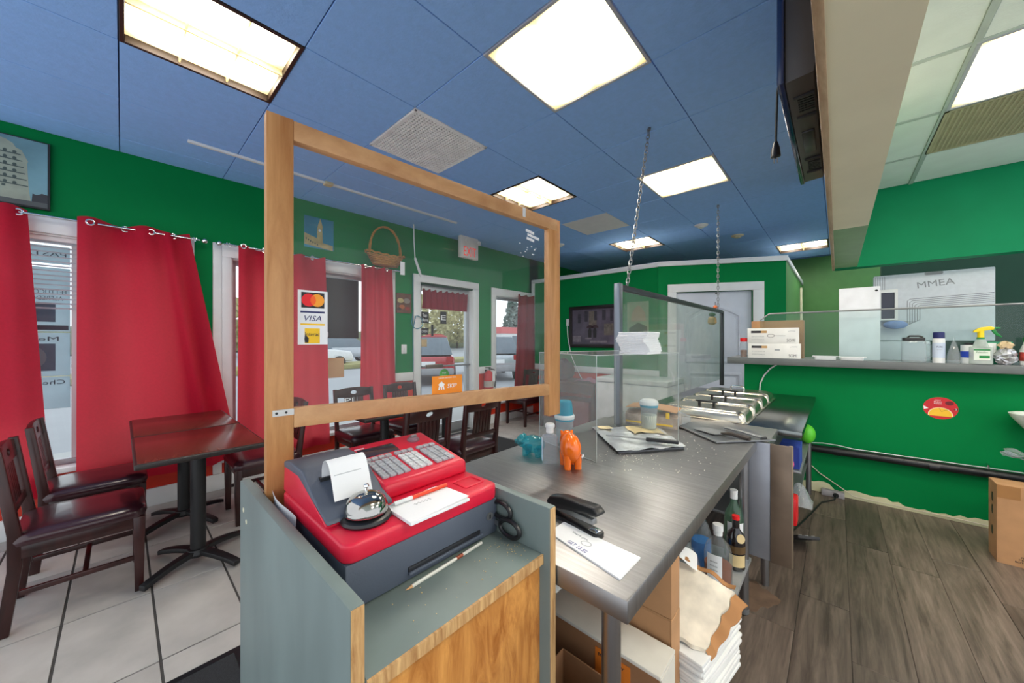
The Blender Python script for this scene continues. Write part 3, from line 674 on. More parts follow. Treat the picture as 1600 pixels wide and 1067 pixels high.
# ================================================================== STEEL PREP TABLE
ZT = .865
t = thing('prep_table', 'brushed steel prep table running from the till to the steam table', 'table', (-.71, 1.4, 0))
def LT(*a): return MB(at(.71, -1.4, 0)).box(*a)
obj('top', LT(-1.127, -.298, .657, 2.135, ZT-.047, ZT), STEEL, t, .004)
obj('lower_shelf', LT(-1.10, -.318, .69, 2.125, .262, .280), mat('marbled_steel_shelf', (172, 176, 178), .45, .6, .2, 9), t, .003)
for x, y in ((-.362, .715), (-.345, 2.10), (-1.07, .72), (-1.07, 2.10)):
    lg = obj('leg', MB(at(.71, -1.4, 0)).cyl((x, y, .03), (x, y, ZT-.047), .0205, n=18), STEELV, t)
    obj('foot', MB(at(.71, -1.4, 0)).lathe([(.012, 0), (.022, .008), (.022, .03)], 16, x, y), STEELD, lg)
# stapler and papers at the near end
st = thing('stapler', 'black desk stapler on the near end of the steel table', 'stapler', (-.528, .838, ZT), math.radians(-10))
obj('base', MB().prism(rrect(-.105, .085, -.019, .019, .012), 0, .010), BLACK, st, .002)
obj('anvil', MB().box(.052, .078, -.012, .012, .010, .013), CHROME, st, .001)
obj('magazine', MB(at(-.085, 0, .016, ry=-.07)).box(0, .150, -.009, .009, 0, .014), STEELD, st, .001)
TP = frame((0, 0, 0), (1, 0, 0), (0, 0, 1))
obj('top_arm', MB(at(-.085, 0, .030, ry=-.11) @ TP).prism([(-.012, -.012), (.13, .004), (.168, .006), (.176, .014), (.160, .028), (.05, .030), (0, .022), (-.016, .008)], -.017, .017), BLACK, st, .005, 3)
obj('hinge', MB().box(-.100, -.070, -.013, .013, .008, .034), BLACK, st, .003)
pp = thing('invoice_pad', 'white handwritten order slips at the steel table corner', 'paper', (-.455, .765, ZT), math.radians(0))
pad = [(-.10, .035), (-.10, .085), (.118, .032), (.120, -.062), (-.10, -.02)]
obj('sheets', MB().prism([(-.10, -.015), (.118, -.062), (.120, .040), (-.10, .055)], .0, .0045), PAPER, pp)
obj('stamp', MB(at(.0, .003, .0046)).ring(ell(0, 0, .014, .010), ell(0, 0, .0125, .0087), 0, .0003), PAPERG, pp)
text('handwriting', 'GST 13.50', .06, .012, mat('pen_blue_grey', (120, 126, 170)), at(-.01, -.022, .0046, rz=-.2), pp)
text('handwriting', 'Thank you', .05, .008, PAPERG, at(-.03, .022, .0046, rz=-.15), pp)

# figurines, sanitizer
def pig(name, label, cat, loc, rz, m, body, h):
    t = thing(name, label, cat, loc, rz)
    mb = MB(); mb.sphere((0, 0, h*.55), 1, 20, 12, body*1.15, body*.82, h*.44)
    obj('body', mb, m, t)
    mb = MB(); mb.sphere((body*1.0, 0, h*.66), 1, 16, 10, body*.62, body*.60, h*.33); obj('head', mb, m, t)
    obj('snout', MB().cyl((body*1.45, 0, h*.60), (body*1.78, 0, h*.57), body*.24, body*.22, 14), m, t, .002)
    for sgn in (-1, 1): obj('ear', MB().cyl((body*.95, sgn*body*.34, h*.86), (body*1.12, sgn*body*.46, h*.97), body*.2, body*.08, 10), m, t)
    for a in (-1, 1):
        for c in (-1, 1): obj('leg', MB().cyl((a*body*.62, c*body*.42, 0), (a*body*.55, c*body*.40, h*.4), body*.26, body*.34, 12), m, t)
    return t
ORC = mat('orange_ceramic', (246, 112, 10), .15, var=.06, coat=.5)
TLG = glass('teal_glass', (.42, .86, .90), .16, (.06, .46, .56), .05, 1.5)
pg = pig('pig_figurine', 'glossy orange ceramic pig with white flower marks', 'figurine', (-.785, 1.205, ZT), math.radians(140), ORC, .050, .134)
for k in range(5):
    fx = Vector((.02-.02*k, -.033 if k % 2 else -.030, .05+.012*(k % 3)))
    obj('flower', MB(frame(fx, (1, 0, 0), (0, 0, 1))).prism([(.006*(1 if i % 2 else .45)*math.cos(PI*i/5), .006*(1 if i % 2 else .45)*math.sin(PI*i/5)) for i in range(10)], -.001, .004), PAPER, pg)
pig('glass_pig', 'translucent teal glass pig beside the hand sanitizer', 'figurine', (-.985, 1.215, ZT), math.radians(200), TLG, .047, .088)
sb = thing('sanitizer_bottle', 'clear sanitizer bottle with white cap between the two pigs', 'bottle', (-.868, 1.180, ZT), math.radians(42))
obj('body', MB().prism(rrect(-.031, .031, -.019, .019, .009), 0, .115), glass('sanitizer_plastic', (.88, .90, .94), .13, (.86, .88, .93), .06, 1.4), sb, .006)
obj('shoulder', MB().lathe([(.024, .113), (.022, .119), (.014, .128), (.0001, .128)], 18), MC['sanitizer_plastic'], sb)
obj('cap', MB().lathe([(.0155, .126), (.0155, .146), (.020, .149), (.020, .158), (.016, .163), (.0001, .163)], 20), WHITE, sb)
obj('label', MB().box(-.0325, -.0312, -.014, .014, .015, .105), mat('label_blue_white', (206, 222, 240), .4), sb)
# acrylic display case, open towards the server
RZ = math.radians(-16.5)
ac = thing('acrylic_case', 'clear acrylic counter case with paper napkins stacked on top', 'case', (-.73, 1.310, ZT), RZ)
HC = .44; LU = .40; LV = .55; e_ = .004
obj('side_panel', MB().box(-LU, 0, 0, e_, 0, HC-e_), ACRYLB, ac); obj('side_panel', MB().box(-LU, 0, LV-e_, LV, 0, HC-e_), ACRYLB, ac)
obj('back_panel', MB().box(-LU, -LU+e_, e_, LV-e_, 0, HC-e_), ACRYLB, ac); obj('top_panel', MB().box(-LU, 0, 0, LV, HC-e_, HC), ACRYLB, ac)
for q in (((0, .002, 0), (0, .002, HC)), ((0, LV-.002, 0), (0, LV-.002, HC)), ((-LU, .002, 0), (-LU, .002, HC)), ((-LU, LV-.002, 0), (-LU, LV-.002, HC)),
          ((-LU, 0, HC), (0, 0, HC)), ((0, 0, HC), (0, LV, HC)), ((-LU, 0, HC), (-LU, LV, HC)), ((-LU, LV, HC), (0, LV, HC)), ((-LU, .002, .002), (0, .002, .002))):
    obj('polished_edge', MB().cyl(q[0], q[1], .0016, n=6), ACEDGE, ac)
nk = thing('napkin_stack', 'tall stack of white paper napkins on the acrylic case', 'napkins', (-.672, 1.60, ZT+HC), math.radians(-4))
nm = [MB().box(-.068, .068, -.068, .068, 0, .0056).mesh('napkin', PAPER, .0015, 1) for _ in range(1)][0]
for k in range(17):
    o = obj('napkin', nm, None, nk); o.location = (.006*math.sin(k*.45)+random.uniform(-.002, .002), .008*math.sin(k*.3+1)+random.uniform(-.002, .002), .0058*k); o.rotation_euler = (0, 0, .05*math.sin(k*.5))
tb = thing('teal_capped_tumbler', 'clear tumbler with tall teal cap and white ring inside the case', 'tumbler', (-.972, 1.440, ZT))
obj('cup', MB().lathe([(.034, 0), (.037, .01), (.043, .125), (.041, .125), (.034, .012), (.0001, .012)], 28), CLEARP, tb)
obj('collar', MB().lathe([(.045, .118), (.045, .126), (.0001, .126)], 28), mat('teal_plastic', (0, 140, 168), .35), tb)
obj('ring', MB().lathe([(.047, .126), (.048, .130), (.048, .142), (.046, .145), (.0001, .145)], 28), WHITE, tb)
obj('cap', MB().lathe([(.041, .145), (.037, .195), (.034, .207), (.028, .212), (.0001, .213)], 28), MC['teal_plastic'], tb)

# foil-wrapped boards, tray, knife, bread, shaker
FOIL = mat('crinkled_foil', (214, 217, 222), .34, .75, .15, 30, .5, 70)
GREASE = mat('grease_paper', (206, 186, 140), .6, var=.25, scale=20)
ft = thing('foil_tray', 'foil-covered baking board with flour and a knife on it', 'tray', (-.72, 1.80, ZT), math.radians(45))
def quad(z0, z1, pts): return MB().prism(pts, z0, z1)
def wl(p): 
    v = Matrix.Rotation(-math.radians(45), 4, 'Z') @ Vector((p[0]+.72, p[1]-1.80, 0)); return (v.x, v.y)
Q4 = [wl(p) for p in ((-.713, 1.475), (-.520, 1.745), (-.74, 2.02), (-1.02, 1.79))]
obj('board', quad(.0, .010, Q4), mat('dark_board', (86, 88, 92), .35, .8), ft, .002)
fo = MB()
def bil(u, v):
    a, b_, c, d = [Vector((p[0], p[1], 0)) for p in Q4]
    p = (a*(1-u)+b_*u)*(1-v)+(d*(1-u)+c*u)*v
    return (p.x*1.03, p.y*1.03, .013+.005*math.sin(u*17+v*5)*math.sin(v*13+u*3)*(.4+.6*random.random())+(.004*random.random()))
fo.sheet(bil, 26, 26, (0, 0, .0006)); obj('foil', fo, FOIL, ft, angle=20)
obj('paper_scrap', MB().sheet(lambda u, v: (-.05+.16*u, .02+.14*v+.03*math.sin(u*4), .021+.003*math.sin(u*9+v*7)), 8, 8, (0, 0, .0006)), GREASE, ft)
obj('flour_patch', MB().sheet(lambda u, v: (Q4[3][0]+.02+.07*u, Q4[3][1]-.02-.06*v, .022+.004*math.sin(u*5)*math.sin(v*6)), 6, 6, (0, 0, .001)), mat('flour_cream', (222, 206, 166), .9), ft)
kn = thing('knife', 'black-handled knife lying across the foil board', 'knife', (-.60, 1.70, ZT+.025), math.radians(20))
obj('handle', MB().prism([(-.075, -.012), (.05, -.010), (.066, -.013), (.066, .008), (.0, .013), (-.075, .010)], 0, .016), BLACK, kn, .004)
obj('blade', MB().prism([(-.26, .006), (-.075, -.011), (-.075, .010), (-.20, .014)], .005, .008), STEELD, kn)
bd = thing('bread_package', 'bread in clear wrap with yellow band under a cardboard lid', 'package', (-.815, 2.15, ZT), math.radians(8))
obj('loaf', MB().sheet(lambda u, v: (-.145+.29*u, -.075+.15*v, .08+.006*math.sin(u*23)*math.sin(v*9)-.02*(2*v-1)**2), 14, 8, (0, 0, -.074)), mat('bread_in_wrap', (176, 156, 140), .3, var=.35, scale=25, bump=.4, bscale=40, coat=.6), bd)
obj('cardboard_lid', MB(at(0, 0, .094, ry=.03)).sheet(lambda u, v: (-.14+.28*u, -.085+.17*v, .012*math.sin(u*3)), 8, 4, (0, 0, .004)), CARD, bd)
obj('yellow_band', MB().box(-.14, .12, -.0785, -.076, .012, .022), YEL, bd); obj('yellow_tag', MB().box(.085, .105, -.083, -.078, .055, .09), YEL, bd, .002)
obj('wrap_twist', MB().cyl((.14, 0, .05), (.20, .0, .055), .045, .016, 10), CLEARP, bd)
sh = thing('salt_shaker', 'plastic shaker with white domed lid and teal ring, half full', 'shaker', (-.765, 1.965, ZT+.0))
obj('cup', MB().lathe([(.038, 0), (.045, .12), (.0435, .12), (.0365, .004), (.0001, .004)], 26), CLEARP, sh)
obj('salt', MB().lathe([(.036, .005), (.041, .075), (.0001, .078)], 22), mat('cream_salt', (228, 222, 196), .9), sh)
obj('ring', MB().lathe([(.047, .118), (.047, .130), (.0001, .130)], 26), MC['teal_plastic'], sh)
obj('lid', MB().lathe([(.049, .130), (.050, .136), (.048, .148), (.036, .158), (.0001, .160)], 26), WHITE, sh)
sh.location = (-.762, 1.945, ZT+.02)
# second tray with spatula and tongs
t2 = thing('sheet_pan', 'thin dark steel sheet bridging prep table and steam table', 'tray', (-.47, 2.23, ZT))
obj('sheet', MB().prism([(-.26, -.02), (.04, -.285), (.245, -.045), (-.05, .29)], .004, .008), mat('dull_pan', (140, 142, 146), .3, .9, .15), t2)
obj('rolled_edge', MB().cyl((-.26, -.02, .007), (.04, -.285, .007), .005, n=8), STEELD, t2)
obj('loose_flap', MB().prism([(.04, -.285), (.10, -.16), (.245, -.045)], .008, .010), STEELD, t2)
sp = thing('spatula', 'steel spatula with dark handle on the steel sheet', 'spatula', (-.40, 2.10, ZT+.012), math.radians(-12))
obj('blade', MB().prism([(-.18, -.02), (-.06, -.045), (-.035, .01), (-.05, .05), (-.17, .075)], 0, .003), STEELD, sp)
obj('handle', MB().tube([(-.05, .0, .004), (.0, -.004, .012), (.09, -.016, .008)], [.005, .010, .011], 10), mat('dark_brown_handle', (58, 50, 46), .4), sp)
tg = thing('tongs', 'pair of thin steel tongs beside the spatula', 'tongs', (-.38, 2.19, ZT+.012), math.radians(-20))
for q in (0, .016): obj('arm', MB().tube([(-.10, .03+q, .004), (0, .01+q*.8, .008), (.12, -.02+q*1.3, .006)], .0045, 8), STEELD, tg)
obj('spring_end', MB().cyl((.115, -.022, .006), (.125, .004, .006), .007, n=10), BLACK, tg)
fl_ = MB()
for k in range(160):
    x, y = (random.gauss(-.66, .07), random.gauss(1.44, .05)) if k < 60 else (random.uniform(-.8, -.36), random.uniform(1.25, 2.0))
    q = random.uniform(.001, .0035); fl_.box(x, x+q, y, y+q, ZT, ZT+q*.5)
tag(obj('flour_specks', fl_, mat('flour_white', (232, 228, 216), .9), kind='stuff'), 'white specks of flour scattered on the steel table', 'crumbs')
bc = solo('business_card', 'cream paper card on the table just behind the register', 'card', MB().box(-.03, .03, -.022, .022, 0, .002), GREASE, (-.94, .78, ZT), .3)

# ================================================================== STEAM TABLE
ZS = .852
t = thing('steam_table', 'steel steam table with four covered pans against the green half wall', 'steam table', (-.52, 3.2, 0))
def LS(*a): return MB(at(.52, -3.2, 0)).box(*a)
DKS = mat('dark_reflective_steel', (120, 124, 122), .2, 1, .1, 4)
obj('top', LS(-1.13, -.145, 2.56, 4.225, ZS-.035, ZS), DKS, t, .004); obj('top_end', LS(-1.13, -.255, 2.155, 2.56, ZS-.035, ZS), STEEL, t, .003)
obj('end_panel', LS(-.37, -.243, 2.140, 2.150, .285, .860), mat('grey_panel_steel', (150, 153, 162), .4, .6, .1), t, .002); obj('end_panel', LS(-.243, -.16, 2.136, 2.150, .283, .860), mat('brown_reflection_steel', (118, 102, 88), .4, .5, .3, 5), t, .002)  # brown half of the panel is a reflection put into the colour
obj('panel_cap', LS(-.17, -.155, 2.138, 2.16, .283, .861), mat('tan_panel_edge', (140, 124, 104), .5, .3), t, .002)
obj('well_box', LS(-1.02, -.36, 2.35, 4.1, .50, ZS-.036), STEELD, t, .004)
obj('lower_shelf', LS(-1.08, -.20, 2.6, 4.2, .25, .27), STEELD, t, .003); obj('middle_shelf', LS(-1.08, -.16, 2.75, 4.2, .56, .575), STEELD, t, .003)
for x, y in ((-.30, 2.43), (-.19, 4.12), (-1.05, 2.43), (-1.05, 4.15)): obj('leg', MB(at(.52, -3.2, 0)).cyl((x, y, 0), (x, y, .5), .02, n=14), STEELV, t)
def lid(y, label, chrome=False):
    t = thing('pan_lid', label, 'lid', (-.665, y, ZS+.001), 0, 'domed lids on the steam table pans')
    obj('rim', MB().prism(rrect(-.265, .265, -.163, .163, .03), 0, .006), LIDM, t, .002)
    def z(u, v): return 0
    pr = [(rrect(-.252, .252, -.142, .142, .04), .006), (rrect(-.246, .246, -.136, .136, .04), .040), (rrect(-.234, .234, -.124, .124, .04), .058), (rrect(-.21, .21, -.10, .10, .035), .064)]
    n = len(pr[0][0]); vs = [(x, yy, zz) for P_, zz in pr for x, yy in P_]; fs = []
    for j in range(3): fs += [(j*n+i, j*n+(i+1) % n, (j+1)*n+(i+1) % n, (j+1)*n+i) for i in range(n)]
    fs += [tuple(range(3*n, 4*n)), tuple(range(n-1, -1, -1))]
    obj('dome', MB().add(vs, fs), LIDM, t, angle=50)
    if chrome:
        obj('handle', MB().tube([(-.05, 0, .062), (-.05, 0, .085), (-.04, 0, .098), (.04, 0, .098), (.05, 0, .085), (.05, 0, .062)], .006, 10), CHROME, t)
    else:
        h = obj('handle', MB().box(-.068, .068, -.011, .011, .088, .098), BLACK, t, .003)
        for q in (-.045, .045): obj('handle_post', MB().box(q-.008, q+.008, -.008, .008, .063, .089), BLACK, h, .002)
    return t
for k, (y, lb) in enumerate(((2.715, 'nearest domed steel pan lid with black handle'), (3.055, 'second domed steel pan lid from the near end'), (3.395, 'third domed steel pan lid from the near end'), (3.735, 'farthest domed steel pan lid with arched chrome handle'))): lid(y, lb, k == 3)
# sneeze guard hung by chains
XG = -.97
g = thing('sneeze_guard', 'tinted glass sneeze guard in a grey metal frame over the steam table', 'sneeze guard', (XG, 3.2, 0))
GM = mat('grey_guard_metal', (120, 128, 138), .35, .6)
def LG(*a): return MB(at(-XG, -3.2, 0)).box(*a)
obj('post', LG(XG-.018, XG+.018, 1.985, 2.03, ZT, 1.706), GM, g, .002); obj('post', LG(XG-.018, XG+.018, 4.575, 4.62, ZS, 1.69), mat('dark_guard_metal', (70, 74, 78), .4, .6), g, .002)
obj('top_rail', LG(XG-.018, XG+.018, 2.03, 4.575, 1.668, 1.70), MC['dark_guard_metal'], g, .002)
obj('glass_pane', LG(XG-.003, XG+.003, 2.03, 4.575, .925, 1.668), GUARDG, g)
def chain(name, label, x, y, z0, z1):
    t = thing(name, label, 'chain', (x, y, z1), 0, 'chains holding the sneeze guard')
    ln = .044; k = int((z1-z0)/(ln*.72)); lm = []
    for ax in (0, 1):
        pts = [((.0105*math.cos(a) if ax == 0 else 0), (0 if ax == 0 else .0105*math.cos(a)), ln/2*math.sin(a)) for a in (2*PI*i/10 for i in range(10))]
        lm.append(MB().tube(pts, .0032, 5, True).mesh('link', STEELD))
    for i in range(k): o = obj('link', lm[i % 2], None, t); o.location = (0, 0, -(i+.5)*(z1-z0)/k)
    obj('ceiling_hook', MB().cyl((0, 0, -.02), (0, 0, .0), .008, n=8), STEELD, t)
    return t
c1 = chain('guard_chain', 'nearer steel chain from ceiling to the sneeze guard corner', XG, 2.22, 1.64, 2.852)
c1.location = (-.972, 2.488, 2.852); c1.rotation_euler = (math.atan2(-.36, 1.16), 0, 0)
chain('guard_chain', 'farther steel chain from ceiling to the sneeze guard, by the white door', XG, 4.42, 1.70, 2.852)
orn = thing('hanging_ornament', 'small straw ornament hanging at the far sneeze guard corner', 'ornament', (XG-.03, 4.30, 1.70))
obj('hook', MB().tube([(.03, 0, .075), (.03, 0, .01), (0, 0, -.01), (0, 0, -.05)], .003, 6), INK, orn); obj('bow', MB().sphere((.03, 0, .02), .02), mat('orange_bow', (214, 110, 60)), orn)
obj('sprig', MB().sphere((0, 0, -.06), .035, 10, 8, 1, 1.3, .6), mat('green_sprig', (50, 90, 50), .8), orn); obj('straw_bundle', MB().lathe([(.02, -.17), (.045, -.15), (.04, -.10), (.02, -.08)], 12), mat('straw', (176, 146, 96), .8, var=.2), orn)
# ================================================================== UNDER THE PREP TABLE
ZU = .28
def carton(name, label, cat, x0, x1, y0, y1, z0, h, m, flaps=True, open_=False):
    t = thing(name, label, cat, ((x0+x1)/2, (y0+y1)/2, z0)); a = (x1-x0)/2; b_ = (y1-y0)/2; w = .004
    for n_, q in (('side', (-a, -a+w, -b_, b_, 0, h)), ('side', (a-w, a, -b_, b_, 0, h)), ('side', (-a+w, a-w, -b_, -b_+w, 0, h)), ('side', (-a+w, a-w, b_-w, b_, 0, h))): obj(n_, MB().box(*q), m, t, .001, 1)
    obj('base', MB().box(-a+w, a-w, -b_+w, b_-w, 0, w), m, t)
    if not open_:
        obj('flap', MB().box(-a, a, -b_, -.001, h, h+w), m, t, .001, 1); obj('flap', MB().box(-a, a, .001, b_, h, h+w), m, t, .001, 1)
    return t
wc = carton('white_carton', 'white-topped carton with an orange label under the steel table', 'box', -.70, -.335, .925, 1.03, ZU+.004, .216, CARDD, True)
obj('lid', MB().box(-.186, .186, -.056, .056, .217, .228), mat('white_card', (214, 210, 200), .7), wc, .002); obj('end_panel', MB().box(.1835, .187, -.05, .05, .0, .217), MC['white_card'], wc)
ol = obj('label', MB().box(-.0, .105, -.0545, -.0526, .03, .20), mat('orange_label', (226, 124, 34), .6), wc, label='orange printed label')
for k, (w_, z_) in enumerate(((.08, .185), (.05, .165), (.045, .15))): text('lettering', ('BAKERY', 'TASTY', 'MADE FRESH')[k], w_, .008, INK, TB(.05, z_, -.0545), ol)
text('lettering', 'COOKI', .08, .03, INK, TB(.052, .115, -.0545), ol); text('lettering', 'CASE', .08, .03, INK, TB(.052, .07, -.0545), ol)
bb = carton('brown_carton', 'tall plain brown carton behind the white-topped carton', 'box', -.66, -.345, 1.045, 1.115, .50, .29, CARD)
bb.location.z = ZU+.003
for ch in bb.children: pass
obj('tall_extension', MB().box(-.157, .157, -.0345, .0345, .295, .50), CARD, bb, .002)
# white folded bags on the shelf, torn paper bag on top
def stack(name, label, cat, loc, rz, n, w, d, m, nm):
    t = thing(name, label, cat, loc, rz); me = MB().box(-w/2, w/2, -d/2, d/2, 0, .012).mesh(nm, m, .004, 2)
    for k in range(n): o = obj(nm, me, None, t); o.location = (random.uniform(-.006, .006), random.uniform(-.006, .006), .0125*k); o.rotation_euler = (0, 0, random.uniform(-.03, .03))
    return t
stack('paper_bag_stack', 'stack of folded white paper bags jutting from the lower shelf', 'bags', (-.383, 1.262, ZU), math.radians(-9), 14, .25, .285, mat('white_kraft', (224, 224, 222), .7, var=.05), 'folded_bag')
tbg = thing('torn_package', 'torn aged paper package lying on the white bags', 'package', (-.33, 1.23, .462))
AGED = mat('aged_paper', (226, 216, 198), .8, var=.2, scale=14, bump=.4, bscale=14)
KRAFT = mat('kraft_brown', (172, 122, 76), .85, var=.15)
PQ = [Vector((-.075, -.11, .015)), Vector((.045, -.085, .008)), Vector((.085, .10, .10)), Vector((-.08, .085, .135))]
def pk(u, v, k=0):
    p = (PQ[0]*(1-u)+PQ[1]*u)*(1-v)+(PQ[3]*(1-u)+PQ[2]*u)*v
    return p+Vector((.004*math.sin(v*19)*(u > .9), .004*math.sin(u*15)*(v < .1), .006*math.sin(u*5+v*3)*math.sin(v*5+.6)))
obj('paper_wrap', MB().sheet(pk, 14, 18, (0, 0, -.012)), AGED, tbg)
obj('stuffing', MB().add([(p.x*.92, p.y*.92, 0) for p in PQ]+[(p.x*.92, p.y*.92, p.z-.010) for p in PQ], [(3, 2, 1, 0), (4, 5, 6, 7), (0, 1, 5, 4), (1, 2, 6, 5), (2, 3, 7, 6), (3, 0, 4, 7)]), mat('grey_paper_bundle', (170, 164, 154), .8), tbg)
obj('torn_edge', MB().sheet(lambda u, v: pk(1, v)+Vector((.002+.034*u*(.4+.6*v), .002*math.sin(v*27), -.006-.020*u+.004*math.sin(v*17))), 4, 24, (0, 0, .003)), KRAFT, tbg)
obj('torn_edge', MB().sheet(lambda u, v: pk(v, 1)+Vector((0, .002+.02*u, .004+.006*math.sin(v*13))), 3, 16, (0, 0, .003)), KRAFT, tbg)
obj('white_sheet', MB(at(-.075, .10, .155, rz=.35, ry=.35)).sheet(lambda u, v: (-.05+.10*u, -.045+.09*v, .008*math.sin(u*5+v*4)), 6, 6, (0, 0, .0008)), PAPER, tbg)
obj('green_tape', MB().box(-.105, -.085, -.145, -.120, -.03, .0), mat('green_tape', (60, 180, 40), .5), tbg, .004)
# bottles
def bottle(name, label, loc, prof, m, cap, capm, lab=None, labm=None, words=None, wm=None, rz=0, fill=None, fillm=None, sx=1, sy=1):
    t = thing(name, label, 'bottle', loc, rz, None)
    obj('body', MB().lathe(prof, 28, 0, 0, sx, sy), m, t)
    obj('cap', MB().lathe(cap, 20), capm, t)
    if fill: obj('liquid', MB().lathe(fill, 24, 0, 0, sx, sy), fillm, t)
    if lab:
        z0, z1, r0, a = lab
        obj('label', MB().sheet(lambda u, v: (sx*r0*math.sin((u-.5)*a), -sy*r0*math.cos((u-.5)*a), z0+(z1-z0)*v), 12, 1, (0, .0005, 0)), labm, t)
        if words: text('lettering', words, r0*1.1, (z1-z0)*.22, wm or INK, frame((0, -sy*r0-.0006, (z0+z1)/2), (1, 0, 0), (0, 0, 1)), t)
    return t
face = math.radians(22)     # towards the kitchen side
DKGL = mat('dark_brown_glass', (20, 14, 16), .06, coat=.5)
GRGL = glass('green_bottle_glass', (.62, .86, .68), .12, (.3, .55, .38), .03, 1.5); CLGL = glass('clear_bottle_glass', (.86, .90, .90), .08, (.7, .76, .78), .03, 1.5)
BLQ = mat('blue_liquor', (26, 120, 200), .1, var=.1); AMB = mat('amber_liquor', (140, 72, 36), .1, var=.15)
b1 = bottle('cream_liqueur_bottle', 'dark bottle with red cap and cream label on the lower shelf', (-.36, 1.985, ZU), [(.036, 0), (.039, .006), (.039, .13), (.036, .16), (.017, .185), (.0145, .195), (.0001, .196)], DKGL,
       [(.0155, .192), (.0155, .243), (.015, .245), (.0001, .245)], DKGL, (.02, .075, .0396, 1.9), mat('gold_cream_label', (214, 190, 140), .5), None, None, face)
obj('red_top', MB().lathe([(.0162, .230), (.0162, .247), (.0001, .248)], 18), REDP, b1); obj('dark_band', MB().lathe([(.0396, .082), (.0396, .115)], 24), mat('dark_gold_band', (92, 70, 40), .4), b1)
obj('seal', MB(frame((.012, -.036, .155), (1, .2, 0), (0, .35, 1))).prism(ell(0, 0, .018, .020, 18), 0, .003), mat('gold_cream_label', (1, 1, 1)), b1)
b2 = bottle('rum_bottle', 'green glass bottle with white cap behind the dark bottle', (-.385, 2.078, ZU), [(.040, 0), (.043, .006), (.043, .19), (.036, .225), (.016, .27), (.0145, .30), (.0001, .302)], GRGL,
       [(.017, .292), (.017, .335), (.0001, .337)], WHITE, (.05, .185, .0436, 1.8), PAPER, 'BACARDI', INK, face)
obj('emblem', MB(frame((0, -.0445, .155), (1, 0, 0), (0, 0, 1))).prism(ell(0, 0, .016, .016), 0, .001), REDP, b2)
b3 = bottle('clear_bottle', 'large clear bottle of brown spirit with white cap, nearest the torn package', (-.395, 1.80, ZU), [(.052, 0), (.056, .01), (.056, .14), (.046, .175), (.018, .208), (.016, .225), (.0001, .227)], CLGL,
       [(.018, .218), (.018, .236), (.021, .238), (.021, .264), (.0001, .266)], WHITE, (.03, .15, .0568, 1.1), PAPER, None, None, face-.45, [(.051, .012), (.0545, .02), (.0545, .09), (.0001, .09)], AMB)
for k in range(4): text('lettering', ('SPIRIT', 'DISTILLED', 'AND BOTTLED', 'IN CANADA')[k], .03, .005, INK, frame((0, -.0578, .12-.018*k), (1, 0, 0), (0, 0, 1)), b3)
bottle('blue_bottle', 'blue liquor bottle half hidden behind the clear bottle', (-.49, 1.90, ZU), [(.042, 0), (.045, .01), (.045, .15), (.03, .2), (.015, .225), (.0001, .227)], CLGL, [(.016, .225), (.016, .262), (.0001, .264)], WHITE, None, None, None, None, 0, [(.041, .01), (.0435, .02), (.0435, .12), (.0001, .12)], BLQ)
bottle('round_glass_bottle', 'squat clear glass bottle left of the blue bottle', (-.50, 1.70, ZU), [(.04, 0), (.058, .04), (.06, .08), (.045, .14), (.017, .175), (.016, .2), (.0001, .2)], CLGL, [(.018, .195), (.018, .215), (.0001, .216)], BLACK)
cbx = carton('small_carton', 'small open brown carton left of the table leg', 'box', -.60, -.425, .74, .88, ZU+.0, .18, CARDD, False, True)
solo('red_cloth', 'crumpled red cloth in the shadow under the steel table', 'cloth', MB().sheet(lambda u, v: (-.09+.18*u, -.09+.18*v, .10+.05*math.sin(u*7+v*3)*math.sin(v*5+.5)-.14*((u-.5)**2+(v-.5)**2)), 14, 14, (0, 0, -.06)), mat('red_cloth', (140, 30, 36), .85), (-.74, .80, ZU+.03))
solo('green_bucket', 'dark green bucket on the floor beside the till stand', 'bucket', MB().lathe([(.10, 0), (.13, .28), (.135, .29), (.128, .29), (.098, .006), (.0001, .006)], 28), mat('dark_green_plastic', (14, 74, 44), .4), (-.52, .80, 0), 0)
stuff_ = thing('leafy_bunch', 'dark green leafy bundle in the shadow under the table', 'greens', (-.74, .98, ZU))
for k in range(12): obj('leaf', MB(at(random.uniform(-.05, .05), random.uniform(-.03, .03), .05+.014*k, random.random()*6, random.uniform(-.6, .6))).sheet(lambda u, v: ((-.06+.12*u), (-.03+.06*v)*math.sin(PI*max(.05, min(.95, u))), .015*math.sin(u*4)), 6, 3, (0, 0, .001)), mat('dark_leaf', (18, 60, 30), .6), stuff_)

# ================================================================== STEAM TABLE SHELF CONTENTS
carton('blue_box', 'blue carton on the steam table middle shelf', 'box', -.27, -.17, 2.78, 2.98, .577, .13, mat('blue_card', (34, 62, 150), .6))
solo('pink_pouch', 'pink and cream pouch on the steam table shelf by the end panel', 'bag', MB().sphere((0, 0, .05), .05, 14, 10, 1, .8, 1), mat('pink_pouch', (226, 90, 140), .6, var=.3, scale=9), (-.24, 2.70, .577))
rj = thing('red_jug', 'red plastic jug on the lower shelf of the steam table', 'jug', (-.225, 2.72, .272)); RJ = mat('red_plastic', (206, 22, 30), .35)
obj('body', MB().box(-.05, .05, -.06, .06, 0, .16), RJ, rj, .012); obj('neck', MB().cyl((0, .02, .155), (0, .03, .25), .022, .018), RJ, rj); obj('handle', MB().tube([(0, -.04, .155), (0, -.05, .20), (0, -.0, .22), (0, .02, .2)], .009, 8), RJ, rj)
solo('clear_bag', 'clear plastic bag with blue print beyond the red jug', 'bag', MB().sheet(lambda u, v: (-.07+.14*u, -.08+.16*v, .13*math.sin(PI*u)*math.sin(PI*v)+.01*math.sin(u*21)*math.sin(v*17)), 14, 14, (0, 0, .001)), CLEARP, (-.19, 3.08, .272))
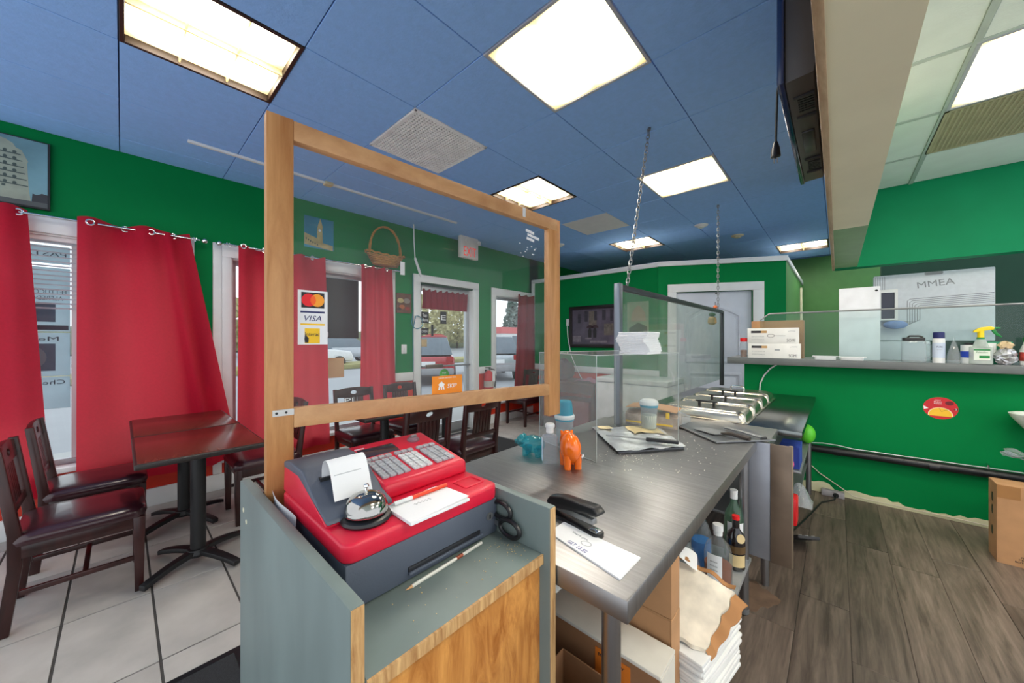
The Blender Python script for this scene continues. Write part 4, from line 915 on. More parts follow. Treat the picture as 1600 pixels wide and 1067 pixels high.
solo('green_pouch', 'bright green pouch peeking past the steam table corner', 'bag', MB().sphere((0, 0, .07), .07, 14, 10, .7, 1, 1), mat('lime_pouch', (84, 190, 40), .5, var=.2), (-.17, 3.55, .577))
mg = thing('striped_magazine', 'black-and-white striped packet on the floor under the steam table', 'packet', (-.16, 3.0, .0), .5, None, -.5)
obj('packet', MB().box(-.06, .06, -.10, .10, .06, .08), INK, mg, .003)
for k in range(3): obj('stripe', MB().box(-.05+.035*k, -.035+.035*k, -.095, .095, .08, .0815), PAPER, mg)

# ================================================================== HALF WALL FITTINGS
YH = 4.24
pi_ = thing('drain_pipe', 'black drain pipe running along the green half wall', 'pipe', (0, YH-.045, .395))
obj('pipe', MB().cyl((-.24, 0, .0), (1.4, 0, .02), .032, n=20), BLACK, pi_)
for x in (-.03, .52): obj('coupling', MB().cyl((x, 0, .0025), (x+.05, 0, .003), .036, n=20), BLACK, pi_)
obj('clamp', MB().tube([(.80, -.0, .045), (.80, .0, .07), (.80, .04, .075)], .006, 8), CHROME, pi_)
solo('pipe_cable', 'thin white cable lying on top of the drain pipe', 'cable', MB().tube([(-.2+.1*i, YH-.035+.004*math.sin(i*2), .434+.0012*i+(.014 if i in (1, 2) else 0)) for i in range(16)], .0035, 6), WHITE)
ps = thing('power_strip', 'grey power bar on the floor against the half wall', 'power strip', (-.03, YH-.05, .03), 0)
obj('case', MB().box(-.075, .075, -.028, .028, -.028, .022), mat('grey_beige_plastic', (150, 146, 150), .5), ps, .005)
pl_ = obj('plug', MB().cyl((.02, -.05, .0), (.02, -.026, .0), .02, .016, 14), BLACK, ps)
solo('power_cable', 'black power cord lying from the power bar to the steam table', 'cord', MB().tube([(-.01, YH-.11, .03), (-.02, YH-.16, .010), (-.10, 3.95, .008), (-.16, 3.6, .008), (-.22, 3.3, .008), (-.26, 3.1, .008)], .006, 8), BLACK)
solo('floor_cable', 'thin pale cable along the foot of the half wall', 'cable', MB().tube([(-.22, YH-.006, .27), (-.12, YH-.006, .17), (.04, YH-.02, .07)]+[(.1+.12*i, YH-.02-.006*math.sin(i), .03-.001*i) for i in range(10)], .004, 6), mat('pale_cable', (196, 188, 168), .5))
solo('white_cable', 'white cord curving down from the counter to the steam table', 'cord', MB().tube([(-.43, YH-.012, 1.13), (-.48, YH-.012, 1.09), (-.53, YH-.012, 1.02), (-.56, YH-.012, .94), (-.565, YH-.012, .853)], .006, 8), WHITE)
# round sticker
rs = thing('round_sticker', 'round red and yellow promotional sticker on the green half wall', 'sticker', (.583, YH-.0005, .843))
TR = frame((0, 0, 0), (1, 0, 0), (0, 0, 1))
obj('disc', MB(TR).prism(ell(0, 0, .088, .084, 40), 0, .001), mat('sticker_red', (206, 28, 36), .4), rs)
yl = [p for p in ell(.0, -.052, .058, .054, 40) if p[0]**2/.088**2+p[1]**2/.084**2 < .98]
obj('print', MB(TR).prism([(x*1.08, y*1.04+.004) for x, y in yl], .001, .0013), mat('crust_cream', (240, 214, 180), .5), rs); obj('print', MB(TR).prism(yl, .0013, .0016), mat('sticker_yellow', (244, 190, 40), .4), rs)
obj('print', MB(TR).tube([(-.006, .0, .0018), (.004, -.024, .0018), (.036, -.008, .0018)], .0012, 4), INK, rs)
obj('print', MB(TR).prism([(-.086, .012), (-.06, -.006), (-.083, -.016)], .001, .0014), PAPER, rs)
text('lettering', 'HOT\nFRESH\nPIZZA', .04, .034, PAPER, TR @ at(-.012, .048, .001), rs)
obj('print', MB(TR).prism([(.062, -.004), (.085, .010), (.086, -.008)], .001, .0014), INK, rs); text('lettering', '2', .01, .012, PAPER, TR @ at(.077, .0, .0014), rs)
obj('print', MB(TR).prism(ell(.045, .042, .022, .016, 16), .001, .0013), mat('dark_red', (110, 20, 24)), rs)
# sink basin at right edge
sk = thing('hand_sink', 'white wall-hung hand sink at the right edge', 'sink', (1.09, 4.05, .72))
obj('basin', MB().lathe([(.08, .0), (.17, .05), (.225, .13), (.235, .155), (.22, .155), (.16, .06), (.0001, .04)], 36, 0, 0, 1, .8), mat('white_ceramic', (226, 228, 222), .2), sk)
obj('bracket', MB().box(-.12, .12, .12, .19, .02, .15), MC['white_ceramic'], sk, .01)
pbg = thing('plastic_bag', 'crumpled clear plastic bag hanging below the sink', 'bag', (.97, 3.95, .60))
obj('film', MB().sheet(lambda u, v: (-.16+.34*u, .05*math.sin(v*6+u*3), .05*v-.06*u+.025*math.sin(u*14)*math.sin(v*9)), 18, 8, (0, .001, 0)), CLEARP, pbg)
cb = carton('shipping_carton', 'brown shipping carton with red oval mark at the lower right edge', 'box', .725, 1.16, 3.64, 3.80, .0, .475, CARD)
FB = frame((0, -.0805, 0), (1, 0, 0), (0, 0, 1))
obj('oval_mark', MB(FB).ring(ell(-.06, .365, .055, .028, 28), ell(-.06, .365, .050, .024, 28), 0, .0006), REDP, cb); text('lettering', 'IR', .04, .03, REDP, FB @ at(-.06, .365), cb, shear=.2)
text('lettering', 'FIRST IN\nFIRST OUT\nBOTTOM SIDE', .10, .04, INK, FB @ at(-.10, .045), cb)
FLs = frame((-.2185, 0, 0), (0, -1, 0), (0, 0, 1))
for z in (.38, .30, .17): obj('side_mark', MB(FLs).prism(ell(0, z, .018, .03, 10), 0, .0005), mat('dark_olive_ink', (70, 66, 44), .8), cb)
obj('packing_tape', MB(FB).box(-.2175, -.13, .40, .476, 0, .0008), mat('brown_tape', (150, 106, 60), .3), cb)

# ================================================================== COUNTER SHELF AND WHAT STANDS ON IT
ZC = 1.195
cs_ = thing('counter_shelf', 'grey laminate counter shelf along the top of the green half wall', 'shelf', (1.1, 4.3, ZC))
obj('slab', MB().box(-1.92, 1.95, -.20, .42, -.062, -.002), mat('grey_laminate_edge', (104, 108, 108), .45, .2), cs_, .004); obj('surface', MB().box(-1.92, 1.95, -.195, .42, -.002, 0), mat('grey_laminate', (120, 124, 126), .3), cs_)
gg = thing('counter_glass', 'clear glass guard with steel top edge standing on the counter shelf', 'glass guard', (1.1, 4.2, ZC))
obj('pane', MB(TR).prism([(-1.66, .0), (1.9, .0), (1.9, .42), (-1.585, .42), (-1.66, .36)], -.004, .004), SHELFG, gg)
obj('steel_edge', MB().tube([(-1.66, 0, .36), (-1.585, 0, .422), (1.9, 0, .425)], .007, 8), STEELD, gg)
def sbox(name, label, x0, x1, y0, y1, z, h, words):
    t = thing(name, label, 'box', ((x0+x1)/2, (y0+y1)/2, z), 0, None); a = (x1-x0)/2; b_ = (y1-y0)/2
    obj('carton', MB().box(-a, a, -b_, b_, 0, h), mat('white_carton', (228, 228, 224), .5), t, .002)
    F_ = frame((0, -b_-.0003, 0), (1, 0, 0), (0, 0, 1))
    lb_ = obj('print', MB(F_).box(-a+.03, -a+.155, h*.68, h*.84, 0, .0004), INK, t); obj('print', MB(F_).box(-a+.11, -a+.155, h*.68, h*.84, .0004, .0007), mat('tan_print', (190, 150, 96), .6), t)
    text('lettering', 'SOMI', .062, h*.20, INK, F_ @ at(a-.055, h*.2), t); text('lettering', 'x72W', .055, .012, PAPERG, F_ @ at(a-.05, h*.78), t)
    for k in range(2): text('lettering', words[k], .10, .008, PAPERG, F_ @ at(-a+.085, h*(.45-.2*k)), t)
    if 'SPOON' in words[0]:
        obj('print', MB(F_).ring(ell(-.01, h*.5, .028, .016, 20), ell(-.01, h*.5, .025, .013, 20), 0, .0004), INK, t); obj('print', MB(F_).tube([(.018, h*.5, 0), (.10, h*.5, 0)], .0018, 4), INK, t)
    else: obj('print', MB(F_).box(.01, .05, h*.52, h*.62, 0, .0004), PAPERG, t)
    return t
sbox('cutlery_box', 'lower white cutlery carton at the left end of the counter shelf', -.645, -.245, 4.12, 4.19, ZC, .138, ('FORKS', 'DISPOSABLE'))
sbox('cutlery_box', 'upper white cutlery carton printed with a spoon', -.650, -.258, 4.12, 4.19, ZC+.1385, .145, ('SPOONS', 'DISPOSABLE'))
# brown carton behind them
carton('backing_carton', 'open brown carton behind the two cutlery cartons', 'box', -.63, -.23, 4.215, 4.36, ZC, .355, CARD, False, True)
pj = thing('spice_jar', 'spice jar with red lid left of the cutlery cartons', 'jar', (-.685, 4.15, ZC))
obj('jar', MB().lathe([(.028, 0), (.030, .004), (.030, .14), (.024, .16), (.0001, .16)], 20), CLEARP, pj); obj('spice', MB().lathe([(.026, .004), (.0275, .07), (.0001, .075)], 16), mat('brown_spice', (110, 66, 36), .9, var=.3, scale=60), pj); obj('lid', MB().lathe([(.030, .155), (.031, .19), (.0001, .192)], 20), REDP, pj)
for k, x in enumerate((-.08, .09)):
    fc = thing('foam_tray', ('left' if k == 0 else 'right')+' one of the two white foam trays on the counter shelf', 'tray', (x, 4.15, ZC), 0, 'white foam trays')
    obj('bowl', MB().ring(rrect(-.085, .085, -.06, .06, .02), rrect(-.080, .080, -.055, .055, .018), .026, .032), WHITE, fc); obj('base', MB().prism(rrect(-.07, .07, -.045, .045, .02), 0, .028), WHITE, fc, .004)
wb = thing('white_board', 'tall plain white board leaning behind the counter glass', 'board', (.135, 4.31, ZC))
obj('board', MB().box(-.125, .13, -.01, .01, 0, .625), mat('glossy_white_board', (226, 228, 234), .35), wb, .003); obj('hole', MB(TR).prism(ell(.108, .59, .010, .008, 12), .0101, .0105), INK, wb)
fp = thing('foam_board', 'large grooved white foam panel with MMEA written on it', 'panel', (.56, 4.47, ZC))
FOAM = mat('white_foam', (206, 212, 220), .8, var=.05, scale=30, bump=.2, bscale=120)
obj('panel', MB().box(-.325, .325, 0, .07, .165, .73), FOAM, fp, .006); obj('lower_block', MB().box(-.325, .0, -.02, .06, 0, .16), FOAM, fp, .006)
obj('grip_notch', MB(TR).prism(rrect(-.03, .07, .705, .731, .012), -.001, .002), mat('foam_notch_shade', (150, 152, 156), .8), fp)  # flat grey patch, shade of the notch put into the colour
for k in range(6):
    d = .014*k
    obj('groove', MB(TR).tube([(-.27, .285+d*.6, .0), (-.14+d, .285+d*.6, 0), (-.125+d, .30+d*.6, 0), (-.125+d, .50-d, 0), (-.11+d, .515-d, 0), (.32, .535-d, 0)], .0022, 4), mat('foam_groove_shade', (128, 132, 140), .8), fp)  # raised grey lines, shade of the grooves put into the colour
for k in range(5): obj('groove', MB(TR).box(-.315+.014*k, -.312+.014*k, .56, .72, -.0005, .0008), MC['foam_groove_shade'], fp)
text('handwriting', 'MMEA', .20, .05, mat('marker_grey', (134, 138, 146), .7), TR @ at(.03, .635, .0004, rz=.09), fp)
fr_ = thing('white_frame_case', 'white-framed dark window unit beside the white board', 'panel', (.325, 4.42, ZC+.34))
obj('surround', MB(TR).ring(rect(-.06, .05, 0, .26), rect(-.048, .032, .012, .235), -.02, .02), WHITE, fr_); obj('dark_face', MB(TR).box(-.048, .032, .012, .235, -.012, .004), mat('dark_blue_black', (32, 38, 60), .3), fr_)
bg_ = solo('blue_bag', 'blue and clear plastic bag behind the counter glass', 'bag', MB().sphere((0, 0, .04), .045, 14, 10, 1.6, .5, .8), mat('blue_white_bag', (120, 146, 196), .4, var=.4, scale=14), (.36, 4.40, ZC+.26))
# jugs, cans, spray bottle
bl = thing('blender_jug', 'clear square jug with black lid on the counter shelf', 'jug', (.435, 4.15, ZC))
obj('jar', MB().prism(rrect(-.062, .062, -.055, .055, .015), 0, .165), CLEARP, bl, .004); obj('lid', MB().prism(rrect(-.058, .058, -.05, .05, .014), .165, .19), BLACK, bl, .004); obj('lid_handle', MB().tube([(-.03, 0, .188), (-.02, 0, .203), (.03, 0, .203), (.05, 0, .192)], .007, 8), BLACK, bl); obj('handle', MB().tube([(.06, 0, .15), (.095, 0, .13), (.095, 0, .05), (.06, 0, .03)], .007, 8), CLEARP, bl)
cn = thing('aerosol_can', 'white aerosol can with navy cap on the counter shelf', 'can', (.562, 4.14, ZC))
obj('can', MB().lathe([(.031, 0), (.032, .004), (.032, .17), (.029, .185), (.0001, .186)], 24), WHITE, cn); obj('cap', MB().lathe([(.030, .184), (.030, .226), (.026, .231), (.0001, .231)], 24), NAVY, cn)
obj('label', MB().lathe([(.0323, .04), (.0323, .15)], 24), mat('pale_blue_label', (196, 208, 226), .4), cn); text('lettering', 'PURE', .03, .012, NAVY, TR @ at(0, .12, .0328), cn); text('lettering', 'SPRAY', .03, .006, PAPERG, TR @ at(0, .10, .0328), cn)
sq = thing('squeeze_bottle', 'small clear pointed squeeze bottle beside the aerosol can', 'bottle', (.632, 4.13, ZC))
obj('bottle', MB().lathe([(.032, 0), (.034, .01), (.033, .06), (.016, .13), (.012, .135), (.0001, .136)], 22), CLEARP, sq); obj('nozzle', MB().lathe([(.013, .134), (.013, .15), (.005, .16), (.003, .19), (.0001, .19)], 16), CLEARP, sq)
tbk = thing('wipes_tub', 'white tub with blue band and black lid behind the spray bottle', 'tub', (.708, 4.165, ZC))
obj('tub', MB().lathe([(.038, 0), (.040, .005), (.040, .135), (.0001, .136)], 24), WHITE, tbk); obj('blue_band', MB().lathe([(.0404, .045), (.0404, .09)], 24), mat('royal_blue', (30, 64, 176), .4), tbk); obj('lid', MB().lathe([(.022, .135), (.022, .15), (.0001, .152)], 20), INK, tbk)
spb = thing('spray_bottle', 'spray bottle with yellow and green trigger head', 'bottle', (.752, 4.12, ZC), 0)
obj('body', MB().prism(rrect(-.052, .052, -.030, .030, .018), 0, .125), glass('spray_plastic', (.80, .88, .82), .45, (.78, .84, .80), .08, 1.4), spb, .008)
obj('shoulder', MB().lathe([(.038, .122), (.030, .15), (.020, .178), (.0001, .18)], 22), MC['spray_plastic'], spb)
obj('collar', MB().lathe([(.019, .176), (.019, .19), (.0001, .19)], 18), mat('green_plastic', (16, 130, 56), .4), spb)
YP_ = mat('yellow_plastic', (248, 214, 16), .4)
obj('neck', MB().cyl((0, 0, .188), (0, 0, .235), .016, n=16), YP_, spb)
obj('head', MB(TR).prism([(-.036, .226), (-.030, .243), (.0, .262), (.038, .268), (.058, .262), (.056, .246), (.02, .238), (-.02, .226)], -.014, .014), YP_, spb, .004)
obj('trigger', MB(TR).prism([(.045, .25), (.062, .248), (.070, .225), (.092, .195), (.086, .190), (.062, .208), (.048, .232)], -.008, .008), MC['green_plastic'], spb, .003); obj('nozzle', MB().box(.056, .084, -.009, .009, .250, .262), MC['green_plastic'], spb, .003)
lb2 = obj('label', MB().box(-.036, .036, -.0308, -.0300, .03, .11), mat('label_white', (220, 228, 216), .5), spb); obj('label_print', MB().box(-.012, .034, -.0313, -.0308, .042, .062), MC['green_plastic'], lb2); obj('label_print', MB().box(-.036, .036, -.0313, -.0308, .097, .108), MC['green_plastic'], lb2); text('lettering', 'Palmolive', .05, .012, MC['green_plastic'], TR @ at(0, .085, .0309), lb2)
gb = thing('glove_box', 'green and white glove carton behind the silver foil bag', 'box', (.835, 4.17, ZC)); obj('carton', MB().box(-.05, .06, -.02, .03, 0, .16), mat('green_white_card', (20, 140, 100), .5), gb, .003); obj('white_panel', MB().box(-.048, -.01, -.0208, -.02, .06, .15), PAPER, gb); text('lettering', 'NAVA', .05, .012, MC['green_white_card'], TR @ at(-.029, .10, .021) @ Matrix.Rotation(PI/2, 4, 'Z'), gb)
fb = thing('foil_bag', 'crumpled silver foil bag beside the spray bottle', 'bag', (.858, 4.115, ZC))
def crum(c, r, sx_, sy_, sz_, amp, nu=20, nv=14):
    m = MB(); m.sphere(c, r, nu, nv, sx_, sy_, sz_); rr = random.Random(5)
    m.v = [(x+rr.uniform(-amp, amp), y+rr.uniform(-amp, amp), max(c[2]-r*sz_, z+rr.uniform(-amp, amp))) for x, y, z in m.v]; return m
obj('foil', crum((0, 0, .058), .05, 1.0, .6, 1.15, .008), mat('silver_bag', (196, 196, 200), .3, .7, .3, 25), fb, angle=15); obj('twist', crum((0, 0, .135), .03, 1.2, .6, .9, .006, 12, 8), mat('tan_twist', (216, 190, 150), .6, var=.2), fb, angle=15)
wt = thing('white_bottle', 'white bottle cut off by the right edge on the counter shelf', 'bottle', (.948, 4.13, ZC)); obj('bottle', MB().lathe([(.03, 0), (.032, .006), (.032, .10), (.018, .14), (.016, .16), (.0001, .16)], 22), WHITE, wt); obj('label', MB().lathe([(.0324, .03), (.0324, .09)], 22), mat('red_green_label', (170, 60, 50), .5, var=.4, scale=30), wt); obj('cap', MB().lathe([(.018, .158), (.018, .19), (.0001, .19)], 16), mat('green_plastic', (1, 1, 1)), wt)
nt_ = thing('price_notes', 'cluster of small printed price notes on the far corridor wall', 'notes', (0, 8.66, 1.2))
for i in range(2):
    for k in range(4): obj('note', MB(TR).box(.78+.34*i, 1.06+.34*i, -.05+.16*k, .07+.16*k, 0, .002), PAPER if k else mat('pinkish_note', (214, 170, 160)), nt_)

# ================================================================== TELEVISION ON THE HEADER
tv = thing('television', 'black flat television hung on the header at the top of the photo', 'television', (-.10, 1.86, 2.16))
TVB = mat('tv_black_plastic', (58, 55, 54), .4, var=.06); TVG = mat('tv_bezel_gloss', (24, 44, 84), .15)
obj('screen_bezel', MB().box(-.040, -.022, -.485, .485, 0, .58), TVG, tv, .004)
obj('screen', MB().box(-.0415, -.0395, -.45, .45, .05, .545), mat('screen_black', (10, 12, 18), .1), tv)
shell = [(-.022, .004), (.048, .010), (.056, .05), (.052, .34), (.025, .50), (-.022, .57)]
obj('back_shell', MB(frame((0, -.47, 0), (1, 0, 0), (0, 0, 1))).prism(shell, -.94, 0), TVB, tv, .004)
for y in (-.30, .26):
    v = MB()
    for k in range(6): v.box(.002, .044, y-.045+.016*k, y-.037+.016*k, .0025, .0095)
    for k in range(3): v.box(.006+.009*k, .008+.009*k, y-.045, y+.045, .0035, .0095)
    obj('speaker_grille', v, mat('tv_grille', (30, 29, 29), .5), tv)
for y in (-.36, -.22, .18, .34): obj('vent_slot', MB().box(-.008, .046, y-.008, y+.008, .001, .012), INK, tv, .002)
obj('stand_socket', MB().box(-.002, .036, -.10, .10, .0, .02), BLACK, tv, .004)
for y in (-.33, -.05, .12, .33): obj('wall_bracket', MB().cyl((.045, y, .05), (.066, y, .05), .006, n=8), mat('reddish_bolt', (150, 40, 50), .4), tv)
obj('mount_plate', MB().box(.052, .063, -.25, .25, .14, .42), BLACK, tv, .003)
obj('cable', MB().tube([(.03, -.45, .5), (.05, -.35, .3), (.035, -.2, .12), (.055, -.05, .05), (.06, .1, .08)], .006, 8), BLACK, tv)
cd_ = obj('cord', MB(at(-.05, -.24, .34)).tube([(.03, -.02, .03), (.0, .01, -.1), (-.015, .02, -.22), (-.02, .02, -.40)], .004, 8), BLACK, tv)
obj('plug', MB(at(-.05, -.24, .34)).lathe([(.006, -.455), (.016, -.45), (.013, -.42), (.006, -.395), (.0001, -.395)], 14, -.02, .02), BLACK, cd_)
for q in (-.026, -.016): obj('prong', MB(at(-.05, -.24, .34)).box(q, q+.002, .015, .025, -.472, -.455), STEELD, cd_)
# ================================================================== DINING FURNITURE
def make_chair(label):
    t = thing('dining_chair', label, 'chair', (0, 0, 0), 0, 'dark wooden dining chairs')
    cush = [(rrect(-.215, .215, -.215, .225, .05), .405), (rrect(-.222, .222, -.222, .232, .055), .428), (rrect(-.215, .215, -.212, .225, .06), .452), (rrect(-.17, .17, -.165, .18, .07), .468), (rrect(-.08, .08, -.08, .09, .05), .472)]
    n = len(cush[0][0]); vs = [(x, y, z) for P_, z in cush for x, y in P_]
    fs = [(j*n+i, j*n+(i+1) % n, (j+1)*n+(i+1) % n, (j+1)*n+i) for j in range(4) for i in range(n)]+[tuple(range(n-1, -1, -1)), tuple(range(4*n, 5*n))]
    obj('seat', MB().add(vs, fs), VINYL, t, angle=60, label='burgundy vinyl seat')
    ap = MB()
    for q in ((-.195, .195, .185, .205), (-.195, .195, -.205, -.185), (-.205, -.185, -.19, .19), (.185, .205, -.19, .19)): ap.box(q[0], q[1], q[2], q[3], .345, .405)
    obj('seat_frame', ap, WALNUT, t, .003)
    SY = frame((0, 0, 0), (0, 1, 0), (0, 0, 1))
    rl = [(-.255, 0), (-.215, 0), (-.180, .30), (-.180, .46), (-.235, .86), (-.268, .855), (-.222, .46), (-.222, .30)]
    for sx_ in (-1, 1):
        obj('leg', MB().cyl((sx_*.19, .205, 0), (sx_*.192, .195, .405), .021, .029, 4), WALNUT, t, .003) if False else obj('leg', MB().add([(sx_*.19+a*w, .20+b_*w, z) for z, w in ((0, .017), (.405, .023)) for a, b_ in ((-1, -1), (1, -1), (1, 1), (-1, 1))], [(3, 2, 1, 0), (4, 5, 6, 7), (0, 1, 5, 4), (1, 2, 6, 5), (2, 3, 7, 6), (3, 0, 4, 7)]), WALNUT, t, .003)
        obj('leg', MB(SY).prism(rl, sx_*.19-.016, sx_*.19+.016), WALNUT, t, .004)
        obj('stretcher', MB().box(sx_*.19-.009, sx_*.19+.009, -.19, .19, .17, .195), WALNUT, t, .003)
    obj('stretcher', MB().box(-.18, .18, .0, .02, .172, .192), WALNUT, t, .003)
    # back: local plane leaning back
    TBk = frame((0, -.204, .46), (1, 0, 0), (0, -.137, 1))
    n = 28
    outer = []
    for i in range(n):
        a = 2*PI*i/n; c_, s_ = math.cos(a), math.sin(a); k = 1/max(abs(c_)/.174, abs(s_)/.046); outer.append((c_*k, .352+s_*k))
    def bow(o): return [(x, y+(.012*(1-(x/.174)**2) if y > .352 else 0)) for x, y in o]
    obj('top_rail', MB(TBk).ring(bow(outer), ell(0, .356, .034, .019, n), -.011, .011), WALNUT, t, .002)
    obj('lower_rail', MB(TBk).box(-.176, .176, .075, .115, -.009, .009), WALNUT, t, .003)
    for k in range(6): obj('slat', MB(TBk).box(-.098+.0336*k, -.070+.0336*k, .112, .309, -.006, .006), WALNUT, t, .002)
    return t
ch = make_chair('nearest dark wooden chair at the left edge, burgundy seat, in front of the tables')
ch.location = (-3.02, -.135, 0)
dup(ch, (-3.66, -.11, 0), 0, 'dark wooden chair between the nearest chair and the red curtain')
dup(ch, (-3.45, .78, 0), PI, 'dark wooden chair across the joined tables, half hidden by the screen post')
A_ = dup(ch, (-3.54, 1.66, 0), -PI/2, 'dark wooden chair with letters cut in its back, against the window, left of its twin')
dup(ch, (-3.54, 2.20, 0), -PI/2, 'dark wooden chair by the green wall strip, second along the window side')
dup(ch, (-2.50, 1.55, 0), PI/2, 'dark wooden chair seen from behind, just above the register keys')
dup(ch, (-2.50, 2.10, 0), PI/2, 'dark wooden chair seen from behind with its seat visible beside the black mat')
dup(ch, (-3.80, 4.46, 0), PI, 'far dark chair below the third window, seen through the acrylic case')
text('lettering', 'Pl', .09, .05, PAPER, frame((0, -.204, .46), (-1, 0, 0), (0, -.137, 1)) @ at(-.055, .275, .0065), A_)
def make_table(label, loc, rz, w, d):
    t = thing('dining_table', label, 'table', loc, rz, 'small pedestal dining tables')
    obj('top', MB().box(-w/2, w/2, -d/2, d/2, .718, .747), EDGE, t, .007, 3)
    obj('veneer', MB().box(-w/2+.012, w/2-.012, -d/2+.012, d/2-.012, .746, .7495), VENEER, t, .001)
    for a in (0, PI/2): obj('support_arm', MB(at(0, 0, 0, a)).box(-.20, .20, -.02, .02, .696, .718), BLACKI, t, .005)
    obj('column', MB().cyl((0, 0, .06), (0, 0, .70), .038, n=22), BLACKI, t)
    b_ = obj('hub', MB().lathe([(.055, .045), (.06, .06), (.05, .085), (.038, .09)], 22), BLACKI, t)
    for k in range(4):
        a = PI/4+k*PI/2 if w > .65 else k*PI/2
        a = k*PI/2+.55
        obj('foot', MB(at(0, 0, 0, a)).sheet(lambda u, v: (.02+.27*u, (-.028+.056*v)*(1-.25*u), .052-.042*u*u), 8, 2, (0, 0, .028)), BLACKI, t, .004)
    return t
make_table('nearer of the two joined tables, reddish top with worn dark edge', (-2.925, .32, 0), 0, .73, .56)
make_table('joined table on the window side, against the red curtain', (-3.66, .32, 0), 0, .73, .56)
make_table('table behind the wooden screen between the facing pairs of chairs', (-3.02, 1.60, 0), PI/2, .66, .64)
make_table('second table behind the screen, towards the glass entry door', (-3.02, 2.28, 0), PI/2, .66, .64)
MATM = mat('charcoal_mat', (38, 40, 44), .95, var=.25, scale=160, bump=.6, bscale=220)
for nm, lb, q in (('floor_mat', 'charcoal ribbed mat at the bottom left, beside the till stand', (-1.97, -1.2, -1.2, .40)), ('floor_mat', 'charcoal mat between the chairs and the entry door', (-4.12, -2.25, 2.62, 3.60))):
    x0, x1, y0, y1 = (-1.97, -1.22, -1.15, .36) if 'bottom' in lb else q
    m_ = thing(nm, lb, 'mat', ((x0+x1)/2, (y0+y1)/2, .0005)); a = (x1-x0)/2; b_ = (y1-y0)/2
    obj('pile', MB().box(-a+.03, a-.03, -b_+.03, b_-.03, 0, .008), MATM, m_, .002); obj('rubber_border', MB().ring(rect(-a, a, -b_, b_), rect(-a+.03, a-.03, -b_+.03, b_-.03), 0, .006), BLACK, m_)

# ================================================================== CURTAINS
XC = -4.085; ZR = 2.232
def curtain(name, label, t0, t1, b0, b1, z0, z1, nf, amp, m, fx=None, grom=(), rod=True, power=1.0):
    t = thing(name, label, 'curtain', (XC, (t0+t1)/2, z0), 0, None)
    yc = (t0+t1)/2
    def fn(u, v):
        w = v**power
        y = (b0+(b1-b0)*u)*(1-w)+(t0+(t1-t0)*u)*w-yc
        x = amp*(.55+.45*v)*math.sin(2*PI*nf*u+.6)+.012*math.sin(5*u+3*v)
        if fx: x += fx(u, v)
        return (x, y, (z1-z0)*v+(.012*math.sin(2*PI*nf*u) if v > .97 else 0))
    obj('cloth', MB().grid(fn, max(16, int(nf*16)), 26), m, t, angle=80)
    zz = ZR-z0
    for g_ in grom:
        u = (g_-t0)/(t1-t0); x, y, _ = fn(u, .96)
        obj('grommet', MB(frame((x+.002, g_-yc, zz), (0, 1, 0), (0, 0, 1))).ring(ell(0, 0, .024, .024, 18), ell(0, 0, .015, .015, 18), -.004, .005), CHROME, t, .001)
    return t
curtain('curtain', 'red grommet curtain cut off by the left edge', -.98, -.435, -.98, -.335, .27, 2.262, 2.6, .024, CURT, None, (-.47,))
def flare(u, v): return .085*math.exp(-((u-.78)/.055)**2)*(1-.45*v)-.035*min(1, max(0, (u-.80)*12))
curtain('curtain', 'wide red curtain flaring to the right behind the joined tables', -.217, .39, -.222, .74, .27, 2.262, 2.1, .034, CURT, flare, (-.155, .02, .16, .29))
curtain('curtain', 'red curtain directly behind the screen post and the card sticker', .725, 1.47, .715, 1.53, .24, 2.235, 3.2, .030, CURT, None, (.76, .93, 1.12, 1.36))
curtain('curtain', 'red curtain right of the black window sign, under the basket', 1.87, 2.25, 1.85, 2.33, .24, 2.235, 3.0, .030, CURT, None, (1.93, 2.2))
curtain('curtain', 'narrow dark red curtain at the third window near the partition', 4.62, 5.08, 4.50, 5.12, .30, 2.15, 2.5, .022, CURTD, None, ())
va = curtain('valance', 'gathered dark red valance across the glass entry door', 2.80, 3.60, 2.79, 3.61, 1.80, 2.07, 8, .014, CURTD, None, ())
va.location.x = XW-.055
def rod(label, y0, y1, fin):
    t = thing('curtain_rod', label, 'curtain rod', (XC, (y0+y1)/2, ZR)); h = (y1-y0)/2
    obj('rod', MB().cyl((0, -h, 0), (0, h, 0), .0085, n=12), CHROME, t)
    for s_ in ((h,) if fin > 0 else (-h,)):
        obj('finial', MB().sphere((0, s_+fin*.03, .0), .022, 12, 8), CHROME, t); obj('scroll', MB().tube([(0, s_-fin*(.02+.03*i/10), .018*math.sin(i*1.2)) for i in range(12)], .004, 6), CHROME, t)
    for y in (-h+.05, h-.06): obj('bracket', MB().box(-.095, .004, y-.008, y+.008, -.012, .004), CHROME, t, .002)
rod('steel rod holding the two nearest red curtains', -1.0, .46, 1); rod('steel rod holding the two curtains of the second window', .62, 2.38, -1)
# ================================================================== THINGS ON THE WINDOW WALL
# leaning tower canvas
cv = thing('wall_picture', 'large canvas of a round arcaded tower under a grey sky, top left', 'picture', (XW+.012, -.75, 2.29))
TC = frame((.014, 0, 0), (0, 1, 0), (0, 0, 1))
obj('canvas', MB().box(-.012, .014, -.40, .405, 0, .475), mat('picture_edge_black', (30, 34, 36), .6), cv)
obj('sky_print', MB(TC).box(-.395, .395, .012, .468, 0, .001), mat('cloudy_sky_print', (110, 150, 160), .5, var=.28, scale=3), cv)
STN = mat('stone_print', (150, 158, 142), .6, var=.12, scale=14); STD = mat('dark_stone_print', (70, 84, 80), .6)
obj('tower_print', MB(TC).prism([(-.30, .03), (.325, .03), (.315, .12), (.308, .30), (.312, .315), (.300, .345), (.285, .385), (.262, .395), (.250, .42), (.22, .440), (.15, .455), (.0, .462), (-.30, .462)], .001, .0016), STN, cv)
